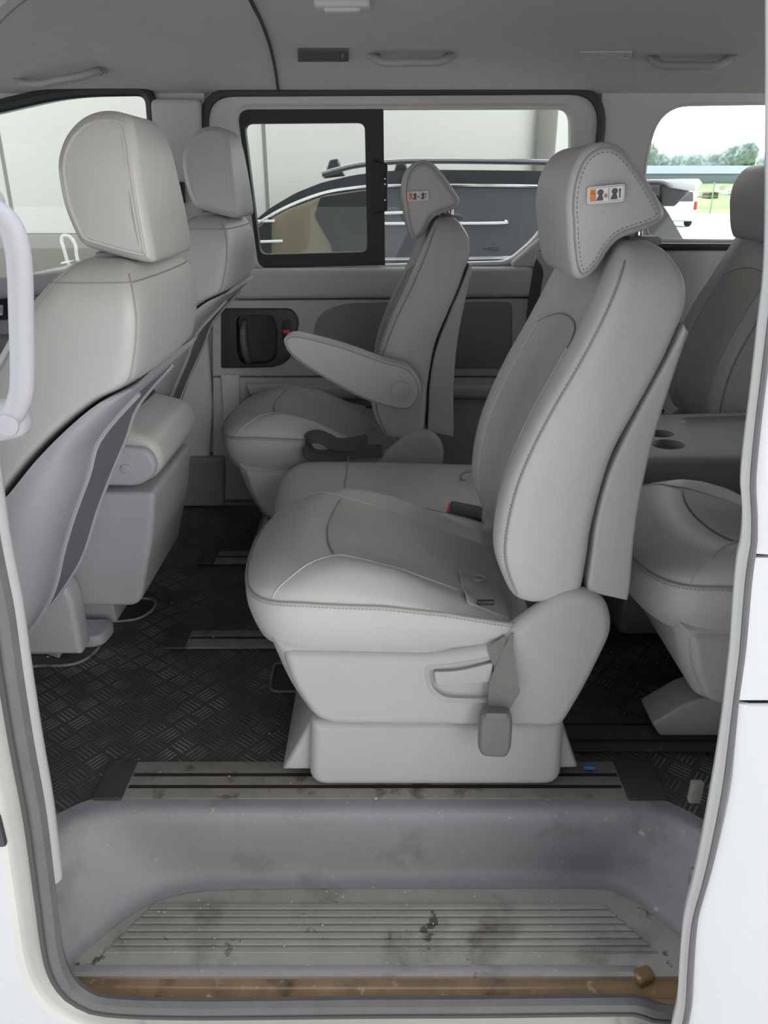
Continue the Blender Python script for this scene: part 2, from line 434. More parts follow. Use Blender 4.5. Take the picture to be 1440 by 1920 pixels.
# middle-row seat, measured at the seat by the open door; local origin on the floor under the seat's middle
OY = 1.25
def L(pts, y): return [(p[0], p[1]) for p in XZ(pts, y)]
MID = [(.385, .215, .30, .186, .012), (.40, .200, .312, .195, .02), (.46, .176, .316, .2, .026), (.515, .174, .317, .202, .028), (.58, .184, .325, .202, .028),
       (.64, .203, .337, .202, .027), (.70, .228, .361, .202, .026), (.76, .258, .386, .200, .022), (.81, .281, .403, .197, .018), (.845, .296, .412, .192, .014),
       (.876, .309, .408, .182, .010), (.898, .320, .396, .164, .006), (.912, .329, .385, .142, .004), (.920, .338, .374, .108, .002)]
def make_seat(lev, le, ins, pl, name, x0=0.0):
    root = empty(name, (0, 0, 0))
    # pedestal with front and rear bracket
    pd = rpoly([(-.135, .0, .035), (.318, .0, .035), (.312, .145, .012), (-.128, .145, .012)], .02, 5)
    obj('pedestal', prism(pd, -.18, .18, .02), pl, root)
    fb = prism(rpoly([(-.185, .018), (-.13, .018), (-.10, .13), (-.128, .13)], .006), -.155, .155, .008)
    obj('bracket', fb, pl, root)
    rb = prism(rpoly([(.285, .13), (.312, .128), (.352, .022), (.29, .02)], .006), -.155, .155, .008)
    obj('bracket', rb, pl, root)
    # base shell under the cushion
    sh = rpoly([(-.190, .325, .02), (-.182, .295, .01), (-.160, .226, .03), (-.126, .163, .03), (-.10, .152, .01), (.30, .148, .015), (.322, .20, .02), (.31, .30, .02), (.2, .325, .01)], .02, 4)
    obj('base_shell', prism(sh, -.198, .198, .035, steps=6), pl, root)
    for s in (-1, 1):
        sc_ = rpoly([(.300, .152, .02), (.334, .237, .05), (.366, .345, .05), (.345, .405, .04), (.285, .418, .05), (.225, .368, .02), (.171, .318, .02), (.08, .299, .03), (-.166, .304, .02), (-.150, .235, .03), (-.116, .170, .03), (-.085, .157, .02)], .02, 6)
        o = obj('recliner_cover', prism(sc_, s * .172, s * .206, .016, steps=5), pl, root)
        if s < 0 and lev:
            # recess with the recline lever
            rc = rpoly([(.072, .272, .006), (.10, .274, .02), (.15, .283, .03), (.178, .292, .006), (.178, .212, .004), (.10, .215, .022), (.078, .235, .02)], .008, 4)
            cut(o, prism(rc, -.23, -.186, .002))
            ln = [(p[0], -.205, p[1]) for p in rpoly([(.068, .276, .006), (.10, .278, .02), (.15, .287, .03), (.184, .297, .006), (.186, .206, .004), (.10, .209, .024), (.073, .232, .02)], .008, 4)]
            obj('recess_lip', tube(ln, .0032, 6, True), pl, o)
            lv = obj('recline_lever', prism(rpoly([(.081, .266, .004), (.12, .267, .02), (.176, .284, .004), (.176, .246, .004), (.12, .240, .02), (.085, .238, .010)], .006), -.206, -.188, .002), pl, o)
    # cushion
    half = [(-.238, 0), (-.236, -.06), (-.228, -.115), (-.212, -.158), (-.185, -.187), (-.145, -.202), (-.08, -.208), (.04, -.207), (.14, -.203), (.2, -.195), (.232, -.175), (.240, -.1)]
    plan = half + [(.241, 0)] + [(x, -y) for x, y in reversed(half[1:])]
    plan = [tuple(p) for p in resample(cr([(a, b, 0) for a, b in plan], 6, True), 96, True)]
    cx = .0
    zs = [(-.24, .384), (-.13, .395), (0, .390), (.1, .376), (.17, .360), (.25, .338)]
    crest = [(-.24, .398), (-.19, .422), (-.13, .434), (-.07, .433), (.03, .403), (.12, .368), (.25, .318)]
    def top(x, y, rho):
        a, c = lerp_tab(zs, x), lerp_tab(crest, x)
        k = math.sqrt(max(0, 1 - rho ** 7)); ramp = min(1, max(0, (x + .15) / .12))
        bo = .020 * math.exp(-((abs(y) - .160) / .034) ** 2) * ramp * min(1, k * 1.3) * min(1, max(0, (.20 - x) / .18))
        dip = -.010 * math.exp(-(y / .09) ** 4) * ramp
        return a + (c - a) * k + bo + dip * k
    rings = []
    for ins_, zz in ((.045, 0), (.026, .03), (.012, .14), (.003, .38), (-.003, .62), (-.004, .8), (0, 1)):
        q = inset([(p[0], p[1]) for p in plan], ins_)
        rings.append([(x, y, .288 + (lerp_tab(zs, x) - .288) * zz) for x, y in q])
    for rho in (.985, .96, .93, .89, .84, .78, .70, .6, .5, .4, .3, .2, .1, .04):
        rings.append([(cx + (x - cx) * rho, y * rho, top(cx + (x - cx) * rho, y * rho, rho)) for x, y, _ in plan])
    cu = obj('cushion', loft(rings), le, root, ang=60)
    def on_top(x, y, d=.001):
        # radial position within the outline
        best = 0
        for (x1, y1, _), (x2, y2, _) in zip(plan, plan[1:] + plan[:1]):
            dx, dy = x - cx, y; ex, ey = x2 - x1, y2 - y1; den = dx * ey - dy * ex
            if abs(den) < 1e-9: continue
            t = ((x1 - cx) * ey - y1 * ex) / den; s_ = ((x1 - cx) * dy - y1 * dx) / den
            if t > 0 and -1e-6 <= s_ <= 1.000001: best = max(best, 1 / t)
        return (x, y, top(x, y, min(1, best)) + d)
    seam = [(x, y, lerp_tab(zs, x)) for x, y, _ in inset3(plan, -.002)]
    obj('seam', tube(seam[:], .0016, 5, True), M['seam'], cu)
    obj('stitching', dashes([(x, y, lerp_tab(zs, x) - .005) for x, y, _ in inset3(plan, -.0036)]), M['stitch'], cu)
    for s in (-1, 1):
        path = cr([(-.175, s * .192, 0), (-.135, s * .165, 0), (-.08, s * .128, 0), (.0, s * .118, 0), (.1, s * .116, 0), (.2, s * .114, 0)], 8)
        obj('seam', tube([on_top(p.x, p.y, .0006) for p in path], .0014, 5), M['piping'], cu)
    g = []
    for i in range(25):
        yy = -.117 + .234 * i / 24; xs = -.082 + .018 * (yy / .117) ** 2 * 0 - .018 * (1 - (yy / .117) ** 2)
        g.append([on_top(xs + (.215 - xs) * j / 24, yy, .0016) for j in range(25)])
    obj('insert', sheet(g, (0, 0, -.003)), ins, cu)
    obj('seam', tube([Vector(r[0]) + Vector((0, 0, .0004)) for r in g], .0014, 5), M['seam'], cu)
    g = [[on_top(.135 + .07 * i / 10, -.165 + .15 * j / 12, .004 + .003 * math.sin(j * .9) * (i < 3)) for j in range(13)] for i in range(11)]
    fp = obj('rear_flap', sheet(g, (0, 0, -.004)), ins, root)
    obj('seam', tube(g[0], .002, 5), M['piping'], fp)
    obj('slot', rbox(.150, .178, -.171, -.163, .369, .377, .002), M['darkgrey'], fp)
    obj('slot_rim', tube([(.165 + .016 * math.cos(t * .393), -.035 + .010 * math.sin(t * .393), on_top(.165, -.035)[2] + .004) for t in range(16)], .002, 5, True), pl, fp)
    # backrest
    rg, S = back_loft(MID)
    bk = obj('backrest', loft(rg), le, root, ang=60)
    n = len(rg[0])
    sm = seam_on(rg, S, 7, .40, .90)
    obj('seam', tube(sm, .0018, 5), M['seam'], bk)
    sm = seam_on(rg, S, 12 * 5 - 7, .40, .90)
    obj('seam', tube(sm, .0018, 5), M['seam'], bk)
    for k0, k1, sy in ((7, 8, -1), (53, 52, 1)):
        obj('stitching', dashes([Vector(r[k0]).lerp(Vector(r[k1]), .45) + Vector((-.0002, sy * .0005, 0)) for r, s in zip(rg, S) if .41 <= s[0] <= .89]), M['stitch'], bk)
    g = []; ks = list(range(3 * 5 + 3, 9 * 5 - 2))
    for k in ks:
        t = (k - ks[0]) / (len(ks) - 1) * 2 - 1
        ztop = .80 - .028 * t * t
        colm = []
        for r0, r1 in zip(rg, rg[1:]):
            if r0[k][2] > ztop: break
            colm.append(Vector(r0[k]) + Vector((-.0016, 0, 0)))
            if r1[k][2] > ztop: colm.append(Vector(r0[k]).lerp(Vector(r1[k]), (ztop - r0[k][2]) / (r1[k][2] - r0[k][2])) + Vector((-.0016, 0, 0)))
        g.append([tuple(p) for p in resample(colm, 30)])
    obj('insert', sheet(g, (.003, 0, 0)), ins, bk)
    for gg in (g[0], g[-1]): obj('seam', tube([Vector(p) + Vector((-.0002, 0, 0)) for p in gg], .0018, 5), M['piping'], bk)
    obj('seam', tube([r[-1] for r in g], .0014, 5), M['seam'], bk)
    # hard back panel
    bp = [(.318, .405), (.319, .47), (.320, .526), (.328, .59), (.340, .637), (.366, .709), (.393, .775), (.408, .818), (.416, .808), (.408, .77), (.399, .72), (.388, .65), (.382, .57), (.381, .5), (.385, .42), (.384, .39)]
    bp = [tuple(p)[:2] for p in cr([(a, b, 0) for a, b in bp[:8]], 4)] + [tuple(p)[:2] for p in cr([(a, b, 0) for a, b in bp[8:]], 4)]
    obj('back_panel', prism(bp, -.194, .194, .006), pl, root)
    # headrest
    hp = [(1066, 430), (1064, 395), (1070, 350), (1086, 312), (1110, 288), (1140, 281), (1166, 292), (1192, 325), (1218, 368), (1237, 405), (1232, 423), (1205, 436), (1160, 452), (1138, 474), (1120, 504), (1102, 524), (1084, 527), (1074, 505), (1068, 465)]
    hp = XZ(hp, OY - .112)
    hp = [tuple(p)[:2] for p in resample(cr([(a, b, 0) for a, b in hp], 6, True), 90, True)]
    mtap = lambda x, y, z: (x, y * lerp_tab([(.85, .90), (.90, .97), (.95, 1), (1.0, .98), (1.04, .90), (1.06, .82)], z), z)
    hd = obj('headrest', xf(prism(inset(hp, -.004), -.124, .124, .015, steps=6), mtap), le, root, ang=60)
    for s in (-1, 1):
        obj('seam', xf(tube([(p[0], s * .1228, p[1]) for p in inset(hp, .005)], .0016, 5, True), mtap), M['seam'], hd)
    for s in (-1, 1): obj('stitching', xf(dashes([(p[0], s * .1242, p[1]) for p in inset(hp, .0095)]), mtap), M['stitch'], hd)
    for s in (-1, 1):
        obj('headrest_post', tube([(.375, s * .055, .90), (.372, s * .055, .975)], .0055, 10), M['chrome'], root)
        obj('post_guide', rbox(.352, .402, s * .055 - .024, s * .055 + .024, .912, .924, .005), pl, root)
    return root
def inset3(pl, d): return [(p[0], p[1], 0) for p in inset([(q[0], q[1]) for q in pl], d)]

def sticker(parent, cx, y, cz, w, h, tilt=0):
    """warning label: orange panel and two small panels with head silhouettes"""
    P = []
    def rect(x0, x1, z0, z1, yy, m, r=.001): P.append((prism(rpoly([(x0, z0), (x1, z0), (x1, z1), (x0, z1)], r, 3), yy, yy - .0003, .0001), m))
    a, b = w / 2, h / 2
    rect(-a, a, -b, b, 0, M['white'], h * .18); rect(-a * .95, a * .95, -b * .86, b * .86, -.0003, M['ink'], h * .12); rect(-a * .935, a * .935, -b * .81, b * .81, -.0006, M['white'], h * .1)
    rect(-a * .88, -a * .54, -b * .70, b * .70, -.0009, M['orange'])
    P.append((prism([(-a * .82, b * .12), (-a * .60, b * .12), (-a * .71, b * .55)], -.0012, -.0015, .0001), M['ink']))
    P.append((prism([(-a * .78, b * .17), (-a * .64, b * .17), (-a * .71, b * .42)], -.0015, -.0018, .0001), M['orange']))
    rect(-a * .80, -a * .62, -b * .55, -b * .45, -.0012, M['pink']); rect(-a * .80, -a * .62, -b * .3, -b * .2, -.0012, M['pink'])
    rect(a * .115, a * .135, -b * .72, b * .72, -.0009, M['ink'], 0); rect(a * .17, a * .185, -b * .72, b * .72, -.0009, M['ink'], 0)
    def head(x, m):
        P.append((prism([(x + .17 * a * math.cos(t * .3), b * .28 + .36 * b * math.sin(t * .3)) for t in range(21)], -.0009, -.0012, .0001), m))
        P.append((prism(rpoly([(x - .24 * a, -b * .68), (x + .16 * a, -b * .68), (x + .12 * a, -b * .15), (x + .02 * a, b * .05), (x - .12 * a, -b * .1)], .0006), -.0009, -.0012, .0001), m))
    head(-.30 * a, M['ink']); head(.46 * a, M['ink'])
    P.append((prism([(-.02 * a + .10 * a * math.cos(t * .3), -b * .15 + .26 * b * math.sin(t * .3)) for t in range(21)], -.0012, -.0015, .0001), M['pink']))
    P.append((prism([(.74 * a + .07 * a * math.cos(t * .3), b * .36 + .18 * b * math.sin(t * .3)) for t in range(21)], -.0009, -.0012, .0001), M['ink']))
    rect(.70 * a, .78 * a, -b * .55, b * .2, -.0009, M['ink'], 0)
    c, s = math.cos(tilt), math.sin(tilt)
    P = [(xf(g, lambda x, yy, z: (cx + x * c - z * s, y + yy, cz + x * s + z * c)), m) for g, m in P]
    return obj('warning_sticker', P, None, parent, smooth=False, weld=False, label='white and orange warning sticker')

seat = make_seat(True, M['leather'], M['insert'], M['plastic'], 'passenger_seat')
near_seat = seat; seat.location = (0, OY, .0065)
tag(seat, 'grey leather middle-row seat beside the open sliding door, warning sticker on its headrest', 'seat', 'middle and rear row seats')
hd_near = [c for c in seat.children if c.name.startswith('headrest') and 'post' not in c.name][0]
p = PY(1135, 374, OY - .128)
sticker(hd_near, p[0], p[1] - OY, p[2], .050, .0215, R(5))

FX, FY = -.205, 2.10
far_seat = copy_tree(seat, (FX, FY, .0065), skip=('warning_sticker',), scale=(1, -1, 1))
tag(far_seat, 'grey leather middle-row seat against the far sliding door, its armrest folded down', 'seat', 'middle and rear row seats')
hd = [c for c in far_seat.children if c.name.startswith('headrest') and 'post' not in c.name][0]
p = PY(784, 373, FY - .128)
st = sticker(hd, p[0] - FX, -(p[1] - FY), p[2], .050, .0215, R(3))
for v in st.data.vertices: v.co.y = .256 - v.co.y
# armrest on the inboard side (local +y because this seat is mirrored)
ar = [(532, 642), (545, 632), (570, 634), (640, 652), (720, 680), (765, 693), (787, 722), (786, 752), (766, 772), (735, 770), (680, 752), (610, 715), (562, 684), (540, 664)]
ar = [(x - FX, z) for x, z in XZ(ar, 1.845)]
ar = [tuple(q)[:2] for q in resample(cr([(a, b, 0) for a, b in ar], 6, True), 64, True)]
arm = obj('armrest', prism(ar, .205, .262, .011, steps=5), M['leather'], far_seat)
obj('seam', tube([(a, .2605, b) for a, b in inset(ar, .006)], .0014, 5, True), M['seam'], arm)
pv = XZ([(752, 738)], 1.835)[0]
obj('pivot_cover', disc((pv[0] - FX, .266, pv[1]), .024, 'y', .004), M['plastic'], arm)

# third-row seats, one near and one far
TX = .665
third = copy_tree(seat, (TX + .01, 1.30, .0065), skip=('warning_sticker', 'recline_lever', 'recess_lip', 'bracket', 'pedestal'))
tag(third, 'grey leather rear-row seat cut off by the open door edge, wedge foot under it', 'seat', 'middle and rear row seats')
obj('pedestal', prism(rpoly([(-.02, 0, .02), (-.035, .08, .06), (-.09, .165, .03), (.30, .165), (.30, 0)], .02, 6), -.10, .17, .03), M['plastic'], third)
obj('bracket', prism(rpoly([(-.135, 0, .004), (-.155, .03, .01), (-.085, .085, .02), (.0, .10, .01), (.0, 0)], .01, 4), -.09, -.01, .006), M['plastic'], third)
rear = copy_tree(seat, (TX, 2.08, 0), skip=('warning_sticker', 'recline_lever', 'recess_lip'), scale=(1, -1, 1))
tag(rear, 'rear-row seat by the rear side window, dark in shade, headrest at the photo edge', 'seat', 'middle and rear row seats')

# ------------------------------------------------------------------ front row, seen from behind
FR = [(.30, -.78, -.69, .19, .01), (.40, -.75, -.665, .195, .02), (.48, -.72, -.635, .2, .02), (.557, -.69, -.585, .2, .02), (.624, -.655, -.524, .2, .02),
      (.673, -.625, -.468, .2, .02), (.712, -.60, -.412, .2, .018), (.737, -.58, -.362, .2, .015), (.77, -.553, -.347, .199, .012), (.82, -.515, -.338, .196, .01),
      (.855, -.485, -.341, .186, .008), (.88, -.462, -.350, .166, .005), (.895, -.445, -.362, .138, .003), (.902, -.43, -.378, .10, .001)]
def make_front_seat(name):
    root = empty(name, (-.70, 0, 0))
    ORIG[root] = Vector((-.70, 0, 0)); cl, cp = M['leather'], M['cool_plastic']
    rg, S = back_loft(FR); bk = obj('backrest', loft(rg), cl, root, ang=60)
    n = len(rg[0])
    for k in (7, 53): obj('seam', tube(seam_on(rg, S, k, .45, .90), .0018, 5), M['seam'], bk)
    for k in (70, 99): obj('seam', tube(seam_on(rg, S, k, .735, .885), .0014, 5), M['seam'], bk)
    i = min(range(len(S)), key=lambda q: abs(S[q][0] - .872))
    obj('seam', tube(rg[i], .0014, 5, True), M['seam'], bk)
    # hard shell on the lower back: a lens between the upholstery edge A and the back outline B, rounded towards both sides
    A_ = [(-.74, .22), (-.70, .33), (-.655, .44), (-.605, .53), (-.560, .575), (-.514, .624), (-.46, .673), (-.408, .712), (-.356, .735)]
    B_ = [(-.735, .205)] + XZ([(45, 1168), (105, 1118), (167, 1028), (195, 943), (217, 882), (249, 806), (274, 741)], 1.43) + [(-.352, .730)]
    A_ = resample(cr([(x, 0, z) for x, z in A_], 6), 46); B_ = resample(cr([(x, 0, z) for x, z in B_], 6), 46)
    wS, rc = .204, .10
    def fy(y):
        q = max(0, (abs(y) - (wS - rc)) / rc); return .82 * (1 - math.sqrt(max(0, 1 - q * q)))
    ys = [wS * math.sin(math.pi / 2 * (k / 14)) * 1.0 for k in range(-14, 15)]
    rings = []
    for p, q in zip(A_, B_):
        r_ = [(q.x + (p.x - q.x) * fy(y), y, q.z + (p.z - q.z) * fy(y)) for y in ys]
        rings.append(r_ + [(p.x, wS - .002, p.z), (p.x, wS - .03, p.z), (p.x - .01, 0, p.z), (p.x, -wS + .03, p.z), (p.x, -wS + .002, p.z)])
    obj('back_shell', loft(rings), cp, root, ang=50)
    def onB(i, y, d=0):
        p, q = A_[i], B_[i]; f = fy(y); n_ = Vector((.8, 0, -.6)); return Vector((q.x + (p.x - q.x) * f, y, q.z + (p.z - q.z) * f)) + n_ * d
    g = []; i0, i1 = 10, 43
    def edges(t): return (lerp_tab([(0, -.02), (.35, -.05), (.7, -.085), (1, -.11)], t), lerp_tab([(0, .09), (.5, .11), (.85, .115), (1, .09)], t))
    for i in range(i0, i1 + 1):
        e0, e1 = edges((i - i0) / (i1 - i0)); g.append([onB(i, e0 + (e1 - e0) * j / 10, .0015) for j in range(11)])
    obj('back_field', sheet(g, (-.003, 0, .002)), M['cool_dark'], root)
    for j in (0, 10): obj('rim', tube([r_[j] for r_ in g], .0045, 6), cp, root)
    # cushion and base
    cu = rpoly([(-1.16, .27, .05), (-1.17, .40, .06), (-1.0, .43, .05), (-.70, .37, .03), (-.68, .27, .02)], .03, 5)
    obj('cushion', prism(cu, -.2, .2, .04), cl, root)
    sk = rpoly([(-1.10, .06, .03), (-1.10, .28, .02), (-.69, .28, .03), (-.655, .20, .02), (-.655, .06, .008)], .02, 5)
    obj('base_shell', prism(sk, .14, .2, .012), cp, root)
    obj('bolt', disc((-.70, .201, .12), .008, 'y', .003, 12), M['chrome'], root)
    obj('foot', prism(rpoly([(-.76, .26), (-.66, .26, .03), (-.65, .345, .03), (-.76, .345)], .005, 5), .0, .03, .006, 'z'), cp, root)
    # headrest: rounded towards the front, flat behind
    hp = [(105, 312), (112, 275), (132, 240), (165, 215), (205, 208), (240, 220), (253, 262), (262, 330), (275, 410), (287, 478), (282, 492), (245, 487), (190, 472), (152, 458), (132, 425), (113, 370)]
    ftap = lambda x, y, z: (x, y * lerp_tab([(.88, .96), (.92, 1), (.97, .98), (1.02, .90), (1.06, .78), (1.085, .66), (1.1, .55)], z), z)
    q_ = []
    for u, v in hp:
        y = 1.14
        for _ in range(12): y = 1.27 + ftap(0, -.122, PY(u, v, y)[2])[1]
        q_.append((PY(u, v, y)[0], PY(u, v, y)[2]))
    hp = q_
    hp = [tuple(q)[:2] for q in resample(cr([(x, z, 0) for x, z in hp], 6, True), 84, True)]
    ftap = lambda x, y, z: (x, y * lerp_tab([(.88, .96), (.92, 1), (.97, .98), (1.02, .90), (1.06, .78), (1.085, .66), (1.1, .55)], z), z)
    hd = obj('headrest', xf(prism(inset(hp, -.001), -.124, .124, .018, steps=6), ftap), cl, root, ang=60)
    for s in (-1, 1): obj('seam', xf(tube([(x, s * .1236, z) for x, z in inset(hp, .011)], .0022, 5, True), ftap), M['piping'], hd)
    for s in (-1, 1):
        obj('headrest_post', tube([(-.405, s * .055, .88), (-.395, s * .055, .94)], .0055, 10), M['chrome'], root)
        obj('post_guide', rbox(-.428, -.375, s * .055 - .026, s * .055 + .026, .893, .909, .006), cp, root)
    return root
fs = make_front_seat('front_seat'); fs.location = (-.70, 1.27, 0)
tag(fs, 'grey leather front seat seen from behind, nearest the open doorway at photo left', 'seat', 'front seats')
dr = copy_tree(fs, (-.715, 2.06, .03), skip=('foot',), scale=(1, -1, 1))
tag(dr, 'grey leather front seat on the far side, beside the far front door', 'seat', 'front seats')

# folded centre section between the front seats
cs = empty('centre_console', (-.66, 1.67, 0), 'grey box between the two front seats with padded lid', 'console')
lo = rpoly([(-.80, .40, .02), (-.80, .126, .02), (-.548, .126, .03), (-.528, .20, .05), (-.500, .30, .05), (-.484, .402, .015)], .02, 6)
obj('pedestal', rbox(-.80, -.66, 1.64, 1.80, 0, .13, .01), M['cool_plastic'], cs)
obj('body', prism(lo, 1.505, 1.845, .012), M['cool_plastic'], cs)
up = rpoly([(-.76, .415, .02), (-.50, .415, .05), (-.458, .455, .05), (-.474, .515, .04), (-.55, .535, .02), (-.76, .56, .02)], .02, 6)
obj('lid', prism(up, 1.52, 1.84, .02, steps=5), M['leather'], cs)
en = rpoly([(-.74, .42, .02), (-.505, .418, .045), (-.468, .456, .045), (-.482, .500, .03), (-.55, .505, .02), (-.74, .505, .02)], .02, 6)
hc = obj('hinge_cover', prism(en, 1.498, 1.524, .01), M['cool_plastic'], cs)
p = PY(235, 880, 1.495); obj('cap', disc((p[0], 1.497, p[2]), .0105, 'y', .003), M['cool_plastic'], hc)
obj('lid_strap', rbox(-.60, -.555, 1.53, 1.83, .528, .545, .004), M['darkgrey'], cs)

# folded centre seat of the middle row
ct = empty('jump_seat', (-.03, 1.68, 0), 'narrow folded centre seat with flat grey leather top between the two middle-row seats', 'seat')
pl = [(-.232, 0), (-.228, -.10), (-.205, -.165), (-.15, -.19), (.0, -.195), (.2, -.195), (.30, -.19), (.315, -.1)]
pl = [(x - .02, y * .93 + 1.685) for x, y in pl + [(.32, 0)] + [(a, -b) for a, b in reversed(pl[1:])]]
pl = [tuple(q)[:2] for q in resample(cr([(x, y, 0) for x, y in pl], 6, True), 80, True)]
rg = []
for d, z in ((.03, .24), (.008, .25), (0, .27), (0, .315), (.006, .338), (.02, .35), (.045, .356), (.09, .358), (.13, .358)):
    rg.append([(x, y, z + .02 * max(0, -x) * 1.0 - .03 * max(0, x)) for x, y in inset(pl, d)])
cu = obj('cushion', loft(rg), M['leather'], ct, ang=60)
obj('seam', tube([(-.09, y, .3605 - .0) for y in [1.515 + .34 * k / 20 for k in range(21)]], .0014, 5), M['seam'], cu)
obj('base_shell', prism(rpoly([(-.20, .10), (-.235, .245), (.28, .245), (.26, .10)], .02), 1.54, 1.83, .015), M['plastic'], ct)
obj('pedestal', prism(rpoly([(-.08, .0065), (-.10, .11), (.22, .11), (.22, .0065)], .02), 1.62, 1.80, .01), M['plastic'], ct)
p = PZ(880, 898, .356)
obj('latch_loop', tube([(p[0] + .022 * math.cos(t * .35), p[1], p[2] + .006 + .014 * math.sin(t * .35)) for t in range(18)], .004, 6, True), M['plastic'], ct)

# rear-row folded centre back with cup holders
tc_ = empty('folded_table', (.66, 1.72, 0), 'folded rear centre seat back with two cup holders and shallow tray', 'table')
pr = rpoly([(.50, .26, .03), (.50, .455, .03), (.53, .47, .02), (1.25, .49, .03), (1.25, .26, .03)], .02, 5)
tb = obj('top', prism(pr, 1.525, 1.86, .015), M['panel_dark'], tc_)
for px, pv_, rr in ((1238, 812, .030), (1252, 832, .036)):
    q = PZ(px, pv_, .474); cut(tb, disc((q[0], q[1], .474), rr, 'z', .04, 28))
cut(tb, prism(rpoly([(.69, 1.58), (1.1, 1.58), (1.1, 1.82), (.72, 1.82)], .03), .463, .60, .01, 'z'))
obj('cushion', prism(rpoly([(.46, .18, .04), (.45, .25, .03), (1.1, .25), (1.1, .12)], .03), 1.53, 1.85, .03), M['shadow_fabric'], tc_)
obj('pedestal', rbox(.56, 1.0, 1.58, 1.80, 0, .2, .02), M['panel_dark'], tc_)

# ------------------------------------------------------------------ seat belts
def th(name, loc, label, cat, group=None): return empty(name, loc, label, cat, group)
bl = th('belt_buckle', PY(930, 1410, 1.03), 'grey belt buckle hanging by webbing on the side of the near middle-row seat', 'seat belt', 'belt buckles')
def P3(u, v, y): return Vector(PY(u, v, y))
Lf = [(958, 1188, 1.042), (945, 1215, 1.04), (925, 1260, 1.038), (917, 1290, 1.036), (916, 1312, 1.03), (919, 1338, 1.026)]
Rt = [(963, 1188, 1.042), (962, 1215, 1.035), (966, 1250, 1.028), (972, 1285, 1.024), (974, 1300, 1.022), (950, 1338, 1.024)]
g = [[P3(*a).lerp(P3(*b), t / 6) for t in range(7)] for a, b in zip(cr(Lf, 5), cr(Rt, 5))]
obj('webbing', sheet(g, (0, .002, 0)), M['webbing'], bl)
g = [[P3(915, 1212, 1.041), P3(948, 1192, 1.043)], [P3(915, 1222, 1.041), P3(950, 1198, 1.043)], [P3(921, 1240, 1.04), P3(944, 1220, 1.04)], [P3(926, 1248, 1.04), P3(938, 1238, 1.04)]]
obj('webbing', sheet(g, (0, .002, 0)), M['webbing'], bl)
bo = XZ([(905, 1330), (955, 1330), (960, 1345), (957, 1395), (948, 1413), (905, 1411), (896, 1400), (899, 1345)], 1.018)
obj('buckle_body', prism(rpoly(bo, .008, 4), 1.005, 1.032, .007), M['buckle'], bl)
bo = XZ([(911, 1338), (951, 1338), (951, 1352), (910, 1352)], 1.003)
obj('button', prism(rpoly(bo, .003, 3), 1.003, 1.008, .001), M['buckle'], bl)

bl = th('belt_buckle', PZ(870, 980, .37), 'black belt buckle with red button lying on the folded centre seat', 'seat belt', 'belt buckles')
c = Vector(PY(868, 972, 1.478)) + Vector((0, .006, .008)); 
def orient(g, c, yaw, pit=0, roll=0):
    from mathutils import Matrix
    m = Matrix.Translation(c) @ Matrix.Rotation(yaw, 4, 'Z') @ Matrix.Rotation(pit, 4, 'Y') @ Matrix.Rotation(roll, 4, 'X')
    return [tuple(m @ Vector(p)) for p in g[0]], g[1]
obj('buckle_body', orient(rbox(-.030, .040, -.024, .024, -.014, .014, .006, 3), c, R(-8), R(9), R(12)), M['darkgrey'], bl)
obj('button', orient(rbox(-.034, -.024, -.018, .018, -.008, .009, .002), c, R(-8), R(9), R(12)), M['red'], bl)
obj('stalk', orient(rbox(.036, .10, -.012, .012, -.006, .006, .003), c, R(-8), R(20), R(12)), M['plastic'], bl)
cv = th('buckle_cover', PZ(840, 968, .36), 'crumpled clear cover sleeve under the red button buckle', 'cover')
g = []
for i in range(10):
    g.append([(c.x - .068 + .095 * i / 9, c.y - .024 + .06 * j / 7, c.z - .012 - .006 * i / 9 + .004 * math.sin(i * 1.7 + j * 2.1)) for j in range(8)])
obj('sleeve', sheet(g, (0, 0, -.002)), M['plastic'], cv)

bl = th('belt_strap', PY(640, 855, 1.93), 'looped grey belt strap lying on the far middle-row seat cushion', 'seat belt')
top = [(716, 846, 1.90), (680, 846, 1.885), (640, 850, 1.88), (610, 856, 1.872), (585, 852, 1.866), (575, 836, 1.862), (580, 822, 1.862), (597, 818, 1.866), (615, 825, 1.872), (632, 833, 1.876), (660, 832, 1.885), (690, 826, 1.90)]
pts = cr([PY(*q) for q in top], 6)
obj('webbing', ribbon(pts, Vector((.2, .45, .9)), .034, .0012), M['darkweb'], bl)

bl = th('shoulder_belt', PY(1000, 580, 2.4), 'dark shoulder belt hanging down the pillar behind the near seat back', 'seat belt')
pts = [PY(u, v, y) for u, v, y in ((1022, 470, 2.42), (1012, 500, 2.405), (1004, 540, 2.40), (998, 590, 2.395), (994, 640, 2.40), (990, 700, 2.40))]
obj('webbing', ribbon(cr(pts, 5), Vector((1, .25, 0)), .036, .0015), M['darkweb'], bl)

# ------------------------------------------------------------------ floor, step well, rails
mat_x0, mat_x1 = -1.5, 1.9
rim = XY([(95, 1572), (120, 1553), (150, 1538), (185, 1528), (240, 1520), (400, 1519), (800, 1518), (1180, 1519), (1225, 1525), (1265, 1538), (1310, 1562)], 0)
rim = [(-.585, .88), (-.575, .95)] + rim[1:-1] + [(.545, .95), (.555, .88)]
rimc = [tuple(q)[:2] for q in resample(cr([(x, y, 0) for x, y in rim], 6), 120)]
fl = [(mat_x0, .88)] + rimc + [(mat_x1, .88), (mat_x1, 2.52), (mat_x0, 2.52)]
def poly_z(p, z0, z1): return prism(p, z0, z1, .0, 'z', 1)
fo = obj('floor', poly_z(fl, -.012, 0), M['rubber'], kind='structure', label='black checkplate rubber floor mat', cat='floor')
